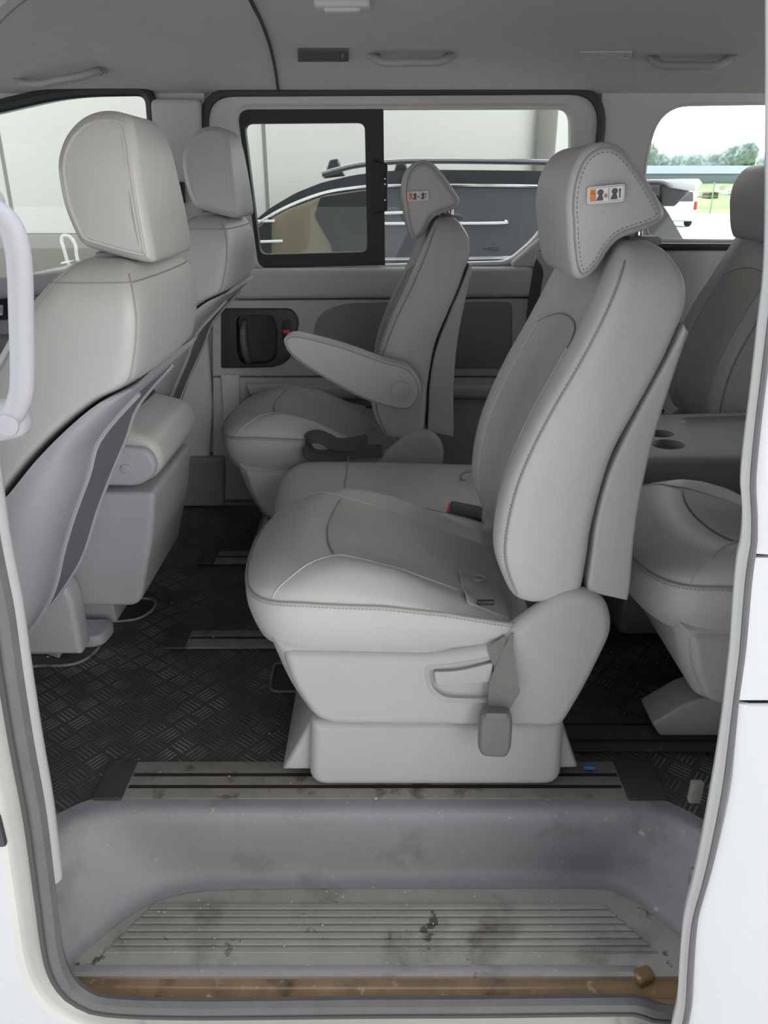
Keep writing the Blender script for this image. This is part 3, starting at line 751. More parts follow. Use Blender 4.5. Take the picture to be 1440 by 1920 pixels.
# step well: rim, curved riser, tread
bot = XY([(120, 1800), (180, 1745), (250, 1690), (300, 1664), (350, 1650), (420, 1643), (620, 1640), (900, 1640), (1100, 1640), (1150, 1648), (1190, 1668), (1230, 1700), (1270, 1735)], -.15)
bot = [(-.535, .83)] + bot + [(.53, .85), (.54, .83)]
botc = [tuple(q)[:2] for q in resample(cr([(x, y, 0) for x, y in bot], 6), 120)]
rimo = [(x + (0 if abs(x) < .4 else .0), y) for x, y in rimc]
rimo = [(-.60, .835)] + rimo[1:-1] + [(.57, .835)]
rimo = [tuple(q)[:2] for q in resample([(x, y, 0) for x, y in rimo], 120)]
rows = []
def row(k, z, out=0.0):
    r = []
    for a, b in zip(rimo, botc): r.append((a[0] * (1 - k) + b[0] * k, a[1] * (1 - k) + b[1] * k + out, z))
    return r
rows = [row(-.10, .004, .035), row(0, .004, .02), row(0, .003, .006), row(.0, -.001, -.002), row(.06, -.008, -.006), row(.2, -.03, -.006), row(.5, -.075, -.002), row(.78, -.117, 0), row(.90, -.134, -.002), row(.97, -.144, -.007), row(1, -.148, -.016), row(1, -.1495, -.03)]
sw = empty('trim_1', (0, .93, -.16)); tag(sw, 'grey moulded step well below the open doorway', 'step', kind='structure')
obj('riser', sheet(rows), M['step'], sw, ang=60)
tr = [(-.54, .828)] + [(x, y + .004) for x, y in botc] + [(.545, .828)]
obj('tread', poly_z(tr, -.165, -.1505), M['tread'], sw)
rb = []
for k in range(8):
    v = 1694 + k * 13.6; u0 = 292 - k * 14; u1 = 1128 + k * 15
    a, b = PZ(u0, v, -.15), PZ(u1, v, -.15)
    if k < 7:
        v2 = v + 13.6; c2 = PZ(u0 - 14, v2, -.15); hw = (a[1] - c2[1])
        rb.append(prism(rpoly([(a[0], a[1] - .0016), (c2[0], c2[1] + .0016), (b[0] + .012, c2[1] + .0016), (b[0], a[1] - .0016)], .003, 3), -.152, -.1472, .0015, 'z', 3))
obj('ribs', merge(rb), M['tread'], sw)
lip = []
for yy, zz in ((.846, -.1495), (.838, -.149), (.833, -.152), (.831, -.157), (.833, -.162)): lip.append([(-.52 + .005 * 0, yy, zz), (0, yy, zz), (.405, yy, zz)])
obj('lip', sheet(lip), M['step'], sw)
# wet rusty sill channel
ch = []
for yy, zz in ((.836, -.153), (.829, -.155), (.825, -.162), (.818, -.166), (.806, -.166), (.799, -.162), (.795, -.156), (.786, -.155)):
    ch.append([(x, yy, zz) for x in (-.51, -.2, .1, .3, .45, .60)])
sc_ = obj('trim_2', sheet(ch), M['brown'], kind='structure', label='rust-brown wet sill channel along the doorway bottom', cat='sill')
kn = obj('drain_plug', merge([orient(rbox(-.016, .016, -.012, .012, 0, .02, .007, 3), Vector(PZ(1205, 1838, -.166)), R(20))]), M['brown'], sc_, label='rounded rusty lump')

def rail(name, y0, y1, x0, x1, capx, label, grooves=(.30, .62), m='rail'):
    t = empty(name, ((x0 + x1) / 2, (y0 + y1) / 2, 0), label, 'seat rail')
    z = .006
    obj('rail_bar', rbox(x0, x1, y0, y1, .001, z, .0015), M[m], t)
    for gk in grooves:
        yy = y0 + (y1 - y0) * gk; obj('slot', rbox(x0 + .004, x1 - .004, yy - .004, yy + .004, z - .001, z + .0003, 0), M['railgroove'], t)
    for (a, b) in capx:
        pr_ = rpoly([(a, y0 - .004, .006), (b, y0 - .004, .004), (b, y1 + .004, .004), (a, y1 + .004, .012)], .006, 4)
        obj('end_cap', prism(pr_, .001, .0085, .004, 'z', 3), M['plainrubber'], t)
    return t
rail('seat_rail', 1.046, 1.140, -.462, .43, ((-.513, -.462), (.43, .50)), 'dusty slotted floor rail along the step, under the nearest seat')
rail('seat_rail', 1.525, 1.60, -.466, .30, ((-.516, -.466),), 'middle slotted floor rail, rusty-edged, ending in front of the nearest seat', (.55,))
rail('seat_rail', 1.960, 2.040, -.487, .15, ((-.535, -.487),), 'farthest slotted floor rail under the armrest seat', (.5,))
rail('seat_rail', 1.17, 1.28, .35, 1.3, (), 'dark slotted floor rail under the rear-row seat', (.25, .7), 'plainrubber')

def well(pix, name, label):
    pl_ = [PZ(u, v, .001)[:2] for u, v in pix]
    pl_ = [tuple(q)[:2] for q in resample(cr([(x, y, 0) for x, y in pl_], 6, True), 48, True)]
    o = obj('floor_recess', prism(pl_, .0004, .0016, .0003, 'z', 1), M['plainrubber'], fo)
    obj('recess_lip', tube([(x, y, .003) for x, y in pl_], .0032, 6, True), M['rail'], o)
    return o
well([(30, 1250), (70, 1250), (130, 1248), (165, 1235), (187, 1212), (175, 1202), (120, 1200), (30, 1200)], 'well', '')
well([(150, 1168), (205, 1167), (255, 1162), (282, 1148), (292, 1132), (280, 1124), (230, 1122), (160, 1122)], 'well', '')
well([(508, 1290), (520, 1298), (560, 1298), (600, 1298), (600, 1245), (530, 1245), (515, 1250)], 'well', '')
# seat brackets down in the recesses belong to the front seats' mountings
for i, (u, v, w) in enumerate(((92, 1222, .07), (190, 1148, .06))):
    p = PZ(u, v, .002)
    obj('bracket', prism(rpoly([(p[0] - .07, p[1] - .012), (p[0] + .0, p[1] - .012), (p[0] + .035, p[1] - .03), (p[0] + .035, p[1] + .02), (p[0] - .07, p[1] + .02)], .004), .0016, .022, .004, 'z'), M['cool_plastic'], fo)

cb = []
for u, v in ((322, 1131), (562, 1100 + 330), (505, 1376), (560, 1352), (260, 1424), (545, 1468), (1232, 1243), (1216, 1462), (400, 1195), (640, 1500), (705, 1498), (680, 1505), (740, 1502), (430, 1456), (300, 1448), (90, 1232), (140, 1222), (180, 1152), (480, 965), (390, 950)):
    p = PZ(u, v, .0070 if 1440 < v < 1500 or 1185 < v < 1220 else .0008); s_ = random.uniform(.0012, .003)
    cb.append(orient(rbox(-s_, s_, -s_ * .8, s_ * .8, 0, s_, s_ * .3, 1), Vector(p), random.random() * 3))
for k in range(30):
    p = (random.uniform(-.45, .4), random.uniform(1.0, 1.02), .004); s_ = random.uniform(.0005, .0013)
    cb.append(orient(rbox(-s_, s_, -s_, s_, 0, s_, 0, 1), Vector(p), random.random() * 3))
for k in range(40):
    p = (random.uniform(-.45, .42), random.uniform(.845, .99), -.147); s_ = random.uniform(.0006, .0016)
    cb.append(orient(rbox(-s_, s_, -s_, s_, 0, s_, 0, 1), Vector(p), random.random() * 3))
obj('litter', merge(cb), M['crumb'], kind='stuff', label='pale crumbs and grit scattered on the floor and step', cat='crumbs')
p = PZ(1103, 1440, .0085)
obj('plastic_scrap', prism(rpoly([(p[0] - .012, p[1] - .006), (p[0] + .012, p[1] - .009), (p[0] + .008, p[1] + .009), (p[0] - .008, p[1] + .006)], .003), .0085, .017, .003, 'z'), M['blue'], label='tiny blue plastic scrap on the rail behind the nearest seat', cat='scrap')

# ------------------------------------------------------------------ ceiling
XA, XB = -2.1, 1.95
hp_ = [tuple(q)[:2] for q in cr([(y, z, 0) for y, z in HEAD], 5)]
ce = obj('ceiling', sheet([[(x, y, z) for y, z in hp_] for x in (XA, -1.2, -.6, 0, .6, 1.2, XB)], (0, 0, .05)), M['roofcloth'], kind='structure', label='grey cloth headliner', cat='ceiling')
sp = cr([Vector(PC(u, v)) + Vector((0, 0, -.001)) for u, v in ((462, -25), (470, 0), (490, 40), (506, 85), (516, 130), (522, 172))], 5)
obj('seam_strip', tube(sp, .004, 6), M['darkseal'], ce)
def on_head(u, v, d=0):
    p = Vector(PC(u, v)); s_ = (lerp_tab(HEAD, p.y + .02) - lerp_tab(HEAD, p.y - .02)) / .04
    return p + Vector((0, s_, -1)).normalized() * d
def grab(pix, h, label, r=.0095):
    p = [on_head(u, v) for u, v in pix]; a, b = p[0], p[-1]
    t = empty('grab_handle', (a + b) / 2, label, 'grab handle', 'ceiling grab handles')
    n_ = len(pix); pts = []
    for k in range(n_):
        e = [0.0, .55, 1, 1, 1, .55, 0.0][k] if n_ == 7 else 1
        pts.append(on_head(pix[k][0], pix[k][1], .004 + h * e))
    obj('grip', tube(cr(pts, 6), r, 10), M['plastic'], t)
    for q, s_ in ((a, 1), (b, -1)):
        obj('mount', orient(rbox(-.018, .018, -.014, .014, -.008, .004, .005, 3), q, 0), M['plastic'], t)
grab([(700, 104), (704, 93), (724, 88), (770, 87), (818, 87), (840, 92), (846, 103)], .030, 'grey ceiling grab handle above the far sliding door, beside the air vent')
grab([(1222, 108), (1228, 98), (1250, 94), (1295, 94), (1340, 94), (1362, 98), (1368, 107)], .030, 'grey ceiling grab handle above the rear side window')
grab([(38, 150), (48, 143), (75, 134), (110, 126), (150, 119), (176, 120), (187, 131)], .026, 'grey ceiling grab handle above the far front door window')
def vent(u0, v0, u1, v1, m, lab, lever=True):
    a, b, c, d = on_head(u0, v1), on_head(u1, v1), on_head(u1, v0), on_head(u0, v0)
    t = empty('air_vent', (a + b + c + d) / 4, lab, 'air vent')
    def q(s_, r_, dn): 
        e = a.lerp(b, s_); f = d.lerp(c, s_); p = e.lerp(f, r_); nn = (b - a).cross(d - a).normalized(); nn = nn if nn.z < 0 else -nn
        return p + nn * dn
    def slab(s0, s1, r0, r1, d0, d1):
        V = [q(s_, r_, dn) for dn in (d0, d1) for s_, r_ in ((s0, r0), (s1, r0), (s1, r1), (s0, r1))]
        return [tuple(p) for p in V], [(0, 1, 2, 3), (4, 5, 6, 7), (0, 1, 5, 4), (1, 2, 6, 5), (2, 3, 7, 6), (3, 0, 4, 7)]
    obj('backing', slab(0, 1, 0, 1, -.002, .001), M['panel_dark'] if lever else m, t)
    obj('frame', merge([slab(-.04, 1.04, -.12, .06, 0, .005), slab(-.04, 1.04, .94, 1.12, 0, .005), slab(-.04, .03, 0, 1, 0, .005), slab(.97 if not lever else .86, 1.04, 0, 1, 0, .005)]), m, t)
    g = [slab(.03, .86, r_, r_ + .07, .0005, .004) for r_ in (.25, .48, .71)] + [slab(s_, s_ + .012, .05, .95, .0005, .0045) for s_ in (.2, .36, .52, .68)]
    obj('louvre', merge(g), m, t)
    if lever: obj('lever', merge([slab(.90, .93, .25, .9, .004, .006), slab(.895, .935, .55, .75, .005, .012)]), M['panel_dark'], t)
vent(562, 93, 650, 110, M['buckle'], 'slatted ceiling air vent with small lever left of the centre grab handle')
vent(1090, 96, 1182, 107, M['roofcloth'], 'faint cloth-coloured ceiling vent left of the rear grab handle', False)
p = Vector(PC(642, 4)); t = empty('dome_lamp', p, 'pale ceiling lamp at the top edge of the photo', 'lamp')
obj('lamp_base', orient(rbox(-.055, .055, -.035, .035, -.014, .004, .012, 3), p, 0), M['trim'], t)
obj('lens', orient(rbox(-.036, .036, -.024, .024, -.020, -.008, .006, 3), p, 0), M['trim'], t)

# ------------------------------------------------------------------ far side of the cabin
YF = 2.45
def W(pts, y=YF): return [(PY(q[0], q[1], y)[0], PY(q[0], q[1], y)[2]) + tuple(q[2:]) for q in pts]
ZT = 1.30
# far front door and pillar, rear quarter
w1 = rpoly(W([(-260, 300), (-120, 235, .15), (0, 208, .1), (130, 178, .1), (278, 176, .03), (284, 250, .2), (290, 505, .02), (0, 528, .05), (-260, 545)]), .04, 6)
wf = obj('wall_far', holed([(XA, -.1), (-.506, -.1), (-.506, ZT), (XA, ZT)], [w1], YF, YF + .06), M['trim'], kind='structure', smooth=False, label='far side of the cabin, front part', cat='wall')
w3 = rpoly(W([(1236, 196, .09), (1440, 193), (1640, 190, .1), (1660, 455, .05), (1214, 451, .04), (1203, 330, .2)]), .05, 8)
wr = obj('wall_rear_quarter', holed([(.614, -.1), (XB, -.1), (XB, ZT), (.614, ZT)], [w3], YF, YF + .06), M['trim'], kind='structure', smooth=False, label='far side of the cabin, rear quarter', cat='wall')
obj('lower_panel', prism(rpoly(W([(1000, 470), (1660, 466), (1660, 1100), (1000, 1100)], 2.42), .01), 2.405, YF, .012), M['panel'], wr)
obj('sill_strip', prism(rpoly(W([(1215, 455), (1660, 458), (1660, 470), (1215, 467)], 2.43), .004), 2.40, YF, .006), M['darkgrey'], wr)
obj('corner_trim', prism(rpoly(W([(1008, 448), (1090, 380), (1090, 505), (960, 502), (957, 492)], 2.43), .012), 2.415, YF, .01), M['trim'], wr)
obj('window_seal', tube([(x, YF + .004, z) for x, z in w3], .006, 6, True), M['trim'], wr)
wn = obj('window_3', holed(inset(w3, -.012), [], YF + .03, YF + .034), M['clear'], kind='structure', smooth=False, label='rear side window', cat='window')
obj('window_seal', tube([(x, YF - .012, z) for x, z in inset(w1, -.010)], .017, 8, True), M['darkgrey'], wf)
wn = obj('window_1', holed(inset(w1, -.012), [], YF + .03, YF + .034), M['clear'], kind='structure', smooth=False, label='far front door window', cat='window')
# far front door card
obj('door_ledge', prism(rpoly(W([(-260, 545), (225, 500), (300, 500), (300, 545), (100, 548), (-260, 585)], 2.42), .008), 2.36, YF, .02), M['panel'], wf)
obj('door_card', prism(rpoly(W([(-260, 585), (100, 548), (300, 545), (300, 940), (-260, 940)], 2.44), .01), 2.415, YF, .01), M['panel'], wf)
obj('armrest', prism(rpoly(W([(-260, 640), (60, 628), (240, 640), (240, 672), (60, 668), (-260, 690)], 2.38), .012), 2.33, YF, .02), M['panel_dark'], wf)
obj('door_switch', prism(rpoly(W([(-22, 553), (13, 553), (13, 600), (-22, 600)], 2.40), .004), 2.40, 2.42, .003), M['black'], wf)
obj('latch', prism(rpoly(W([(-14, 572), (5, 572), (5, 592), (-14, 592)], 2.39), .003), 2.393, 2.40, .002), M['chrome'], wf)
# pillar between front door and sliding door
obj('pillar_trim', prism(rpoly(W([(284, 186), (378, 186), (384, 500), (400, 760), (390, 940), (300, 940), (300, 560), (296, 320)], 2.43), .02), 2.405, YF, .015), M['trim'], wf)
obj('belt_anchor', prism(rpoly(W([(318, 345), (345, 340), (347, 382), (322, 384)], 2.40), .008), 2.385, 2.41, .006), M['black'], wf)
obj('belt_slot', prism(rpoly(W([(384, 408), (396, 408), (396, 428), (384, 428)], 2.40), .002), 2.395, 2.41, .002), M['black'], wf)
obj('lower_trim', prism(rpoly(W([(300, 850), (425, 850), (425, 940), (300, 940)], 2.43), .01), 2.38, YF, .01), M['panel_dark'], wf)
obj('threshold', rbox(XA, .62, 2.40, 2.52, -.01, .012, .006), M['panel_dark'], wf)

# far sliding door
d1 = empty('door_1', (.05, YF, 0)); tag(d1, 'far sliding door with two-pane window', 'door', kind='structure')
hole = rpoly(W([(446, 206, .035), (1069, 204, .035), (1069, 345, .05), (1004, 446, .04), (952, 490, .03), (486, 502, .03)]), .03, 6)
dout = rpoly([(-.503, .03), (-.503, 1.232, .09), (.611, 1.238, .10), (.611, .03)], .03, 8)
obj('surround', holed([(-.507, -.1), (.615, -.1), (.615, 1.32), (-.507, 1.32)], [inset(dout, .004)], YF + .012, YF + .05), M['trim'], d1, smooth=False)
obj('frame', holed(dout, [hole], YF - .008, YF + .03), M['trim'], d1, smooth=False)
obj('frame_lip', tube([(x, YF - .008, z) for x, z in inset(hole, -.006)], .007, 6, True), M['trim'], d1)
obj('door_seal', tube([(x, YF - .010, z) for x, z in rpoly([(-.510, .03), (-.510, 1.238, .09), (.618, 1.244, .10), (.618, .03)], .03, 8)], .0125, 8, True), M['darkseal'], d1)
pane1 = rpoly(W([(459, 232, .022), (684, 230, .022), (689, 472, .022), (489, 477, .022)]), .02, 6)
fr_o = rpoly(W([(446, 206, .035), (719, 205, .004), (722, 500, .004), (486, 502, .03)]), .03, 6)
wfm = obj('window_frame', holed(fr_o, [pane1], YF - .012, YF + .022), M['black'], d1, smooth=False)
obj('window_latch', prism(rpoly(W([(700, 300), (727, 306), (727, 394), (700, 402)]), .006), YF - .02, YF, .005), M['black'], wfm)
for v in (335, 345, 375): obj('screw', disc(PY(722, v, YF - .021), .003, 'y', .002, 10), M['chrome'], wfm)
obj('pane', holed(inset(pane1, -.006), [], YF + .006, YF + .010), M['tint'], d1, smooth=False)
obj('pane', holed(rpoly(W([(716, 200), (1074, 200, .03), (1074, 345, .05), (1006, 450, .04), (954, 495, .03), (716, 497)]), .01, 6), [], YF + .014, YF + .018), M['tint'], d1, smooth=False)
# maker's mark etched low on the larger pane
q = PY(926, 468, YF + .012); mk = []
mk.append(tube([(q[0] + .018 * math.cos(t * .3), q[1], q[2] + .0055 * math.sin(t * .3)) for t in range(21)], .0008, 4, True))
for k in range(5): mk.append(rbox(q[0] - .012 + k * .005, q[0] - .0095 + k * .005, q[1] - .0004, q[1], q[2] - .002, q[2] + .002, 0))
mk.append(rbox(q[0] - .035, q[0] - .020, q[1] - .0004, q[1], q[2] + .001, q[2] + .003, 0))
mk.append(tube([(q[0] - .006, q[1], q[2] + .012), (q[0] - .006, q[1], q[2] + .02), (q[0] - .002, q[1], q[2] + .014), (q[0] + .002, q[1], q[2] + .02), (q[0] + .002, q[1], q[2] + .012)], .0009, 4))
obj('glass_mark', merge(mk), M['darkgrey'], d1)
# door card
obj('belt_panel', prism(rpoly(W([(440, 503), (1000, 500), (1000, 556), (440, 560)], 2.42), .015), 2.395, YF, .016), M['panel'], d1)
obj('card', prism(rpoly(W([(400, 562), (1000, 558), (1000, 704), (400, 704)], 2.425), .006), 2.408, YF, .006), M['panel'], d1)
obj('lower_card', prism(rpoly(W([(400, 706), (1000, 706), (1000, 936), (400, 936)], 2.425), .006), 2.412, YF, .006), M['panel'], d1)
obj('pocket_ridge', prism(rpoly(W([(462, 717), (600, 720), (1000, 720), (1000, 745), (600, 748), (470, 740)], 2.41), .01), 2.385, YF, .015), M['panel'], d1)
obj('inlay', prism(rpoly(W([(585, 640, .05), (594, 590, .06), (640, 569, .05), (745, 566, .02), (960, 566, .02), (960, 690, .03), (640, 690, .05)], 2.41), .03, 6), 2.402, 2.42, .004), M['panel_dark'], d1)
obj('edge_trim', prism(rpoly(W([(415, 702), (449, 702), (452, 830), (424, 830)], 2.40), .004), 2.39, YF, .004), M['trim'], d1)
card_ = bpy.data.objects['card']
bz = obj('handle_bezel', prism(rpoly(W([(415, 578, .01), (548, 578, .03), (562, 600, .02), (546, 672, .03), (520, 688, .03), (415, 690, .01)], 2.405), .01, 6), 2.397, 2.446, .005), M['darkgrey'], d1)
rcs = rpoly(W([(442, 590, .03), (512, 590, .03), (521, 615, .02), (520, 668, .02), (505, 682, .03), (452, 684, .03), (444, 660, .02)], 2.397), .02, 6)
cut(bz, prism(rcs, 2.37, 2.436, .004)); cut(card_, prism(inset(rcs, -.004), 2.37, 2.48, .002))
hn = cr([PY(u, v, y) for u, v, y in ((458, 604, 2.425), (456, 616, 2.41), (457, 640, 2.402), (461, 662, 2.404), (466, 680, 2.425))], 6)
obj('handle', tube(hn, .011, 10), M['buckle'], bz)
obj('lock_slot', prism(rpoly(W([(529, 600), (545, 600), (545, 640), (529, 640)], 2.395), .006), 2.3945, 2.399, .001), M['black'], bz)
obj('lock_slider', prism(rpoly(W([(531, 618.5), (544, 618.5), (544, 625.5), (531, 625.5)], 2.39), .002), 2.389, 2.397, .002), M['red'], bz, label='red lock marker')

# ends of the cabin
obj('wall_front', merge([rbox(XA - .03, XA, .95, 2.5, -.1, .72, 0), rbox(XA - .03, XA, .95, 1.08, .7, 1.3, 0), rbox(XA - .03, XA, 2.38, 2.5, .7, 1.3, 0)]), M['panel_dark'], kind='structure', smooth=False, label='front bulkhead of the cabin', cat='wall')
obj('window_4', rbox(XA - .02, XA - .015, 1.0, 2.45, .7, 1.28, 0), M['clear'], kind='structure', smooth=False, label='windscreen', cat='window')
obj('wall_rear', merge([rbox(XB, XB + .03, .8, 2.5, -.1, .80, 0), rbox(XB, XB + .03, .8, 1.05, .7, 1.3, 0), rbox(XB, XB + .03, 2.3, 2.5, .7, 1.3, 0)]), M['panel_dark'], kind='structure', smooth=False, label='tailgate end of the cabin', cat='wall')
swh = empty('steering_wheel', (-1.13, 2.06, .45), 'black steering wheel rim at the photo edge beyond the front seats', 'steering wheel')
def wheel_pt(t, r): 
    return (-1.13 + r * math.cos(t) * .42, 2.06 + r * math.sin(t), .62 + r * math.cos(t) * .9)
obj('rim', tube([wheel_pt(k * math.pi / 16, .16) for k in range(32)], .014, 8, True), M['black'], swh)
obj('spoke', merge([tube([wheel_pt(a, .15), wheel_pt(a, .0)], .012, 6) for a in (math.pi / 2, -math.pi / 2, math.pi)]), M['black'], swh)
obj('hub', orient(rbox(-.03, .03, -.06, .06, -.05, .05, .02, 3), Vector((-1.13, 2.06, .62)), 0), M['black'], swh)

# ------------------------------------------------------------------ near flank of the van around the open doorway
Ep = [(1600, 1905), (1255, 1900), (1205, 1889), (1160, 1886), (900, 1889), (686, 1890), (369, 1893), (211, 1888), (158, 1874), (124, 1846), (102, 1796), (88, 1695), (75, 1592), (65, 1522), (47, 1425), (22, 1273), (5, 1153), (-10, 1080), (-25, 1000), (-45, 850), (-58, 700), (-62, 500), (-62, 300), (-58, 150), (-45, 60), (-10, 10), (50, -35), (130, -55), (260, -64), (720, -66), (1200, -62)]
E3 = [Vector(PB(u, v)) for u, v in Ep]
E3 += [Vector((.60, body_y(1.17), 1.17)), Vector((.66, body_y(1.08), 1.08)), Vector((.67, body_y(.6), .6)), Vector((.67, body_y(.2), .2)), Vector((.66, body_y(-.1), -.1))]
E3 = resample(cr(E3, 6, True), 260, True)
E2 = [(p.x, p.z) for p in E3]
sgn = 1 if area(E2) > 0 else -1
def ring(d, dy):
    q = inset(E2, -d); return [(p.x, body_y(p.y) + dy, p.y) for p in q]
wnr = obj('wall_near', loft([ring(.004, .012), ring(.010, .012), ring(.024, .010), ring(.033, .002), ring(.038, -.010), ring(.046, -.014)], cap=False), M['flange'], kind='structure', label='white body side around the open doorway', cat='wall')
base = ring(.046, -.014); x0_, x1_, z0_, z1_ = -.80, 1.95, -.62, 1.24
rs = [base]
outer = []
cx_, cz_ = 0.06, .5
for x, y, z in base:
    dx, dz = x - cx_, z - cz_; k = min((x1_ - cx_) / dx if dx > 0 else (x0_ - cx_) / dx if dx < 0 else 9e9, (z1_ - cz_) / dz if dz > 0 else (z0_ - cz_) / dz if dz < 0 else 9e9)
    outer.append((cx_ + dx * max(k, 1), cz_ + dz * max(k, 1)))
for t in (.05, .12, .2, .3, .42, .55, .7, .85, 1):
    r_ = []
    for (x, y, z), (a, b) in zip(base, outer):
        X, Z = x + (a - x) * t, z + (b - z) * t; r_.append((X, body_y(Z) - .014, Z))
    rs.append(r_)
obj('body_skin', loft(rs, cap=False), M['paint'], wnr, ang=60)
obj('door_seal', tube([Vector(p) for p in ring(.0, .004)], .0125, 8, True), M['seal'], wnr)
obj('door_seal', tube([Vector(p) for p in ring(.010, -.003)], .006, 6, True), M['darkseal'], wnr)
# inner trim of the doorway's front pillar
L_ = [k for k, (x, z) in enumerate(E2) if x < -.3 and .085 < z < 1.15]
lo_, hi_ = L_[0], L_[-1]
def seg(d, dy):
    r_ = ring(d, dy); return r_[lo_:hi_ + 1]
pt = empty('trim_3', (-.5, .85, 0)); tag(pt, 'grey inner trim of the doorway front pillar', 'trim', kind='structure')
obj('pillar_trim', sheet([seg(-.004, .012), seg(-.010, .016), seg(-.0135, .024), seg(-.011, .034), seg(.01, .055), seg(.05, .09), seg(.2, .14)]), M['plastic'], pt, ang=50)
obj('front_door', sheet([[(x, body_y(z) - .012, z) for z in [-.62 + 1.32 * k / 12 for k in range(13)]] for x in (-.80, -1.4, XA)], (0, .05, 0)), M['paint'], wnr)
obj('cant_rail', rbox(XA, -.6, .90, .98, 1.17, 1.30, .02), M['paint'], wnr)
p = Vector(PB(2, 1556, -.016)); obj('striker', orient(rbox(-.022, .004, -.006, .004, -.026, .026, .004), p, 0), M['darkgrey'], wnr)
for gx in (-.364, .366): obj('panel_gap', rbox(gx - .0014, gx + .0014, .7645, .770, -.40, -.178, 0), M['darkgrey'], wnr)
# lower rear of the doorway: dark latch bits on the pillar
obj('rear_jamb', sheet([[(x, .83, z), (x + .0, .95, z)] for x, z in ((.575, -.15), (.575, .2), (.58, .6), (.60, 1.2))], (.05, 0, 0)), M['panel_dark'], wnr)
p = PY(1306, 1476, .97); obj('latch', orient(rbox(-.01, .01, -.006, .006, -.03, .012, .003), Vector(p), 0), M['rail'], wnr)
p = PY(1300, 1640, .90); obj('latch', orient(rbox(-.006, .012, -.006, .006, -.02, .012, .003), Vector(p), 0), M['rail'], wnr)

# grab handle on the doorway's front pillar
M_h = M['cool_plastic']
gh = empty('grab_handle', PY(0, 800, .88), 'thick grey U-shaped grab handle on the doorway pillar at photo left', 'grab handle')
ph = [(-75, 392, .86), (-45, 385, .83), (-8, 398, .82), (22, 430, .82), (36, 490, .82), (40, 600, .82), (42, 700, .82), (38, 745, .82), (18, 785, .825), (-12, 802, .84), (-60, 815, .87)]
obj('grip', tube(resample(cr([PY(*q) for q in ph], 8), 70), .0126, 14, up=(0, 1, 0)), M_h, gh)
obj('mount', orient(rbox(-.035, .03, -.02, .02, -.022, .022, .014, 3), Vector(PY(2, 788, .835)), 0, R(-10)), M_h, gh)
p = PY(14, 797, .812); obj('screw_cover', disc(p, .0125, 'y', .004), M_h, gh)
obj('mount', orient(rbox(-.035, .02, -.02, .03, -.022, .022, .014, 3), Vector(PY(-40, 392, .84)), 0), M_h, gh)

# open sliding door hanging outside, its front edge towards the doorway
SO = -.075
strip_l = [(1437, -60), (1437, 200), (1434, 480), (1421, 610), (1408, 730), (1399, 800), (1389, 898), (1393, 956), (1390, 1013), (1383, 1044), (1377, 1099), (1369, 1213), (1360, 1293), (1357, 1322), (1346, 1400), (1333, 1479), (1314, 1585), (1300, 1650), (1283, 1719), (1275, 1800), (1270, 1878), (1260, 1925), (1250, 1990)]
strip_r = [(1470, -60), (1468, 200), (1462, 480), (1448, 610), (1432, 730), (1425, 800), (1418, 898), (1420, 956), (1421, 1013), (1417, 1044), (1410, 1099), (1400, 1213), (1389, 1293), (1385, 1322), (1378, 1400), (1370, 1479), (1347, 1585), (1330, 1650), (1310, 1719), (1303, 1800), (1299, 1878), (1291, 1925), (1283, 1990)]
d2 = empty('door_2', (.8, .70, -.2)); tag(d2, 'open white sliding door of the van at photo right', 'door', kind='structure')
sl_ = resample(cr([PB(u, v, SO + .020) for u, v in strip_l], 4), 90); sr = resample(cr([PB(u, v, SO) for u, v in strip_r], 4), 90)
mid = [a.lerp(b, .45) + Vector((0, -.006, 0)) for a, b in zip(sl_, sr)]
inn = [a + Vector((.03, .035, 0)) for a in sl_]; inn2 = [Vector((1.7, a.y + .035, a.z)) for a in sl_]
obj('edge', sheet([inn2, inn, [a + Vector((.004, .012, 0)) for a in sl_], sl_, [a + Vector((.004, -.003, 0)) for a in sl_], mid, [b + Vector((-.003, .003, 0)) for b in sr], sr]), M['doorflange'], d2)
obj('edge_seal', tube([a + Vector((.001, -.004, 0)) for a in mid], .0032, 6), M['seal'], d2)
ztop = PB(1420, 1042, SO)[2]; zlow = PB(1388, 1316, SO)[2]
def skin(z0, z1, off, name, bow=0):
    cols = []
    src = [p for p in sr if z0 <= p.z <= z1]
    def at(z):
        for a, b in zip(sr, sr[1:]):
            if (a.z - z) * (b.z - z) <= 0 and abs(a.z - b.z) > 1e-9: return a.lerp(b, (a.z - z) / (a.z - b.z))
        return sr[0] if z > sr[0].z else sr[-1]
    zz = [z1 - (z1 - z0) * k / 40 for k in range(41)]; pts = [at(z) for z in zz]; g = []
    for k in (0, .012, .06, .2, .5, .9, 1.4):
        g.append([Vector((p.x + k, p.y - off * min(1, k / .012) - bow * math.sin(min(k, 1) * 2), z)) for p, z in zip(pts, zz)])
    obj(name, sheet(g, (0, .006, 0)), M['paint'], d2, ang=60)
skin(ztop + .0022, 1.25, .002, 'upper_skin'); skin(zlow + .0022, ztop - .0022, .000, 'middle_skin'); skin(-.32, zlow - .0022, .005, 'lower_skin')

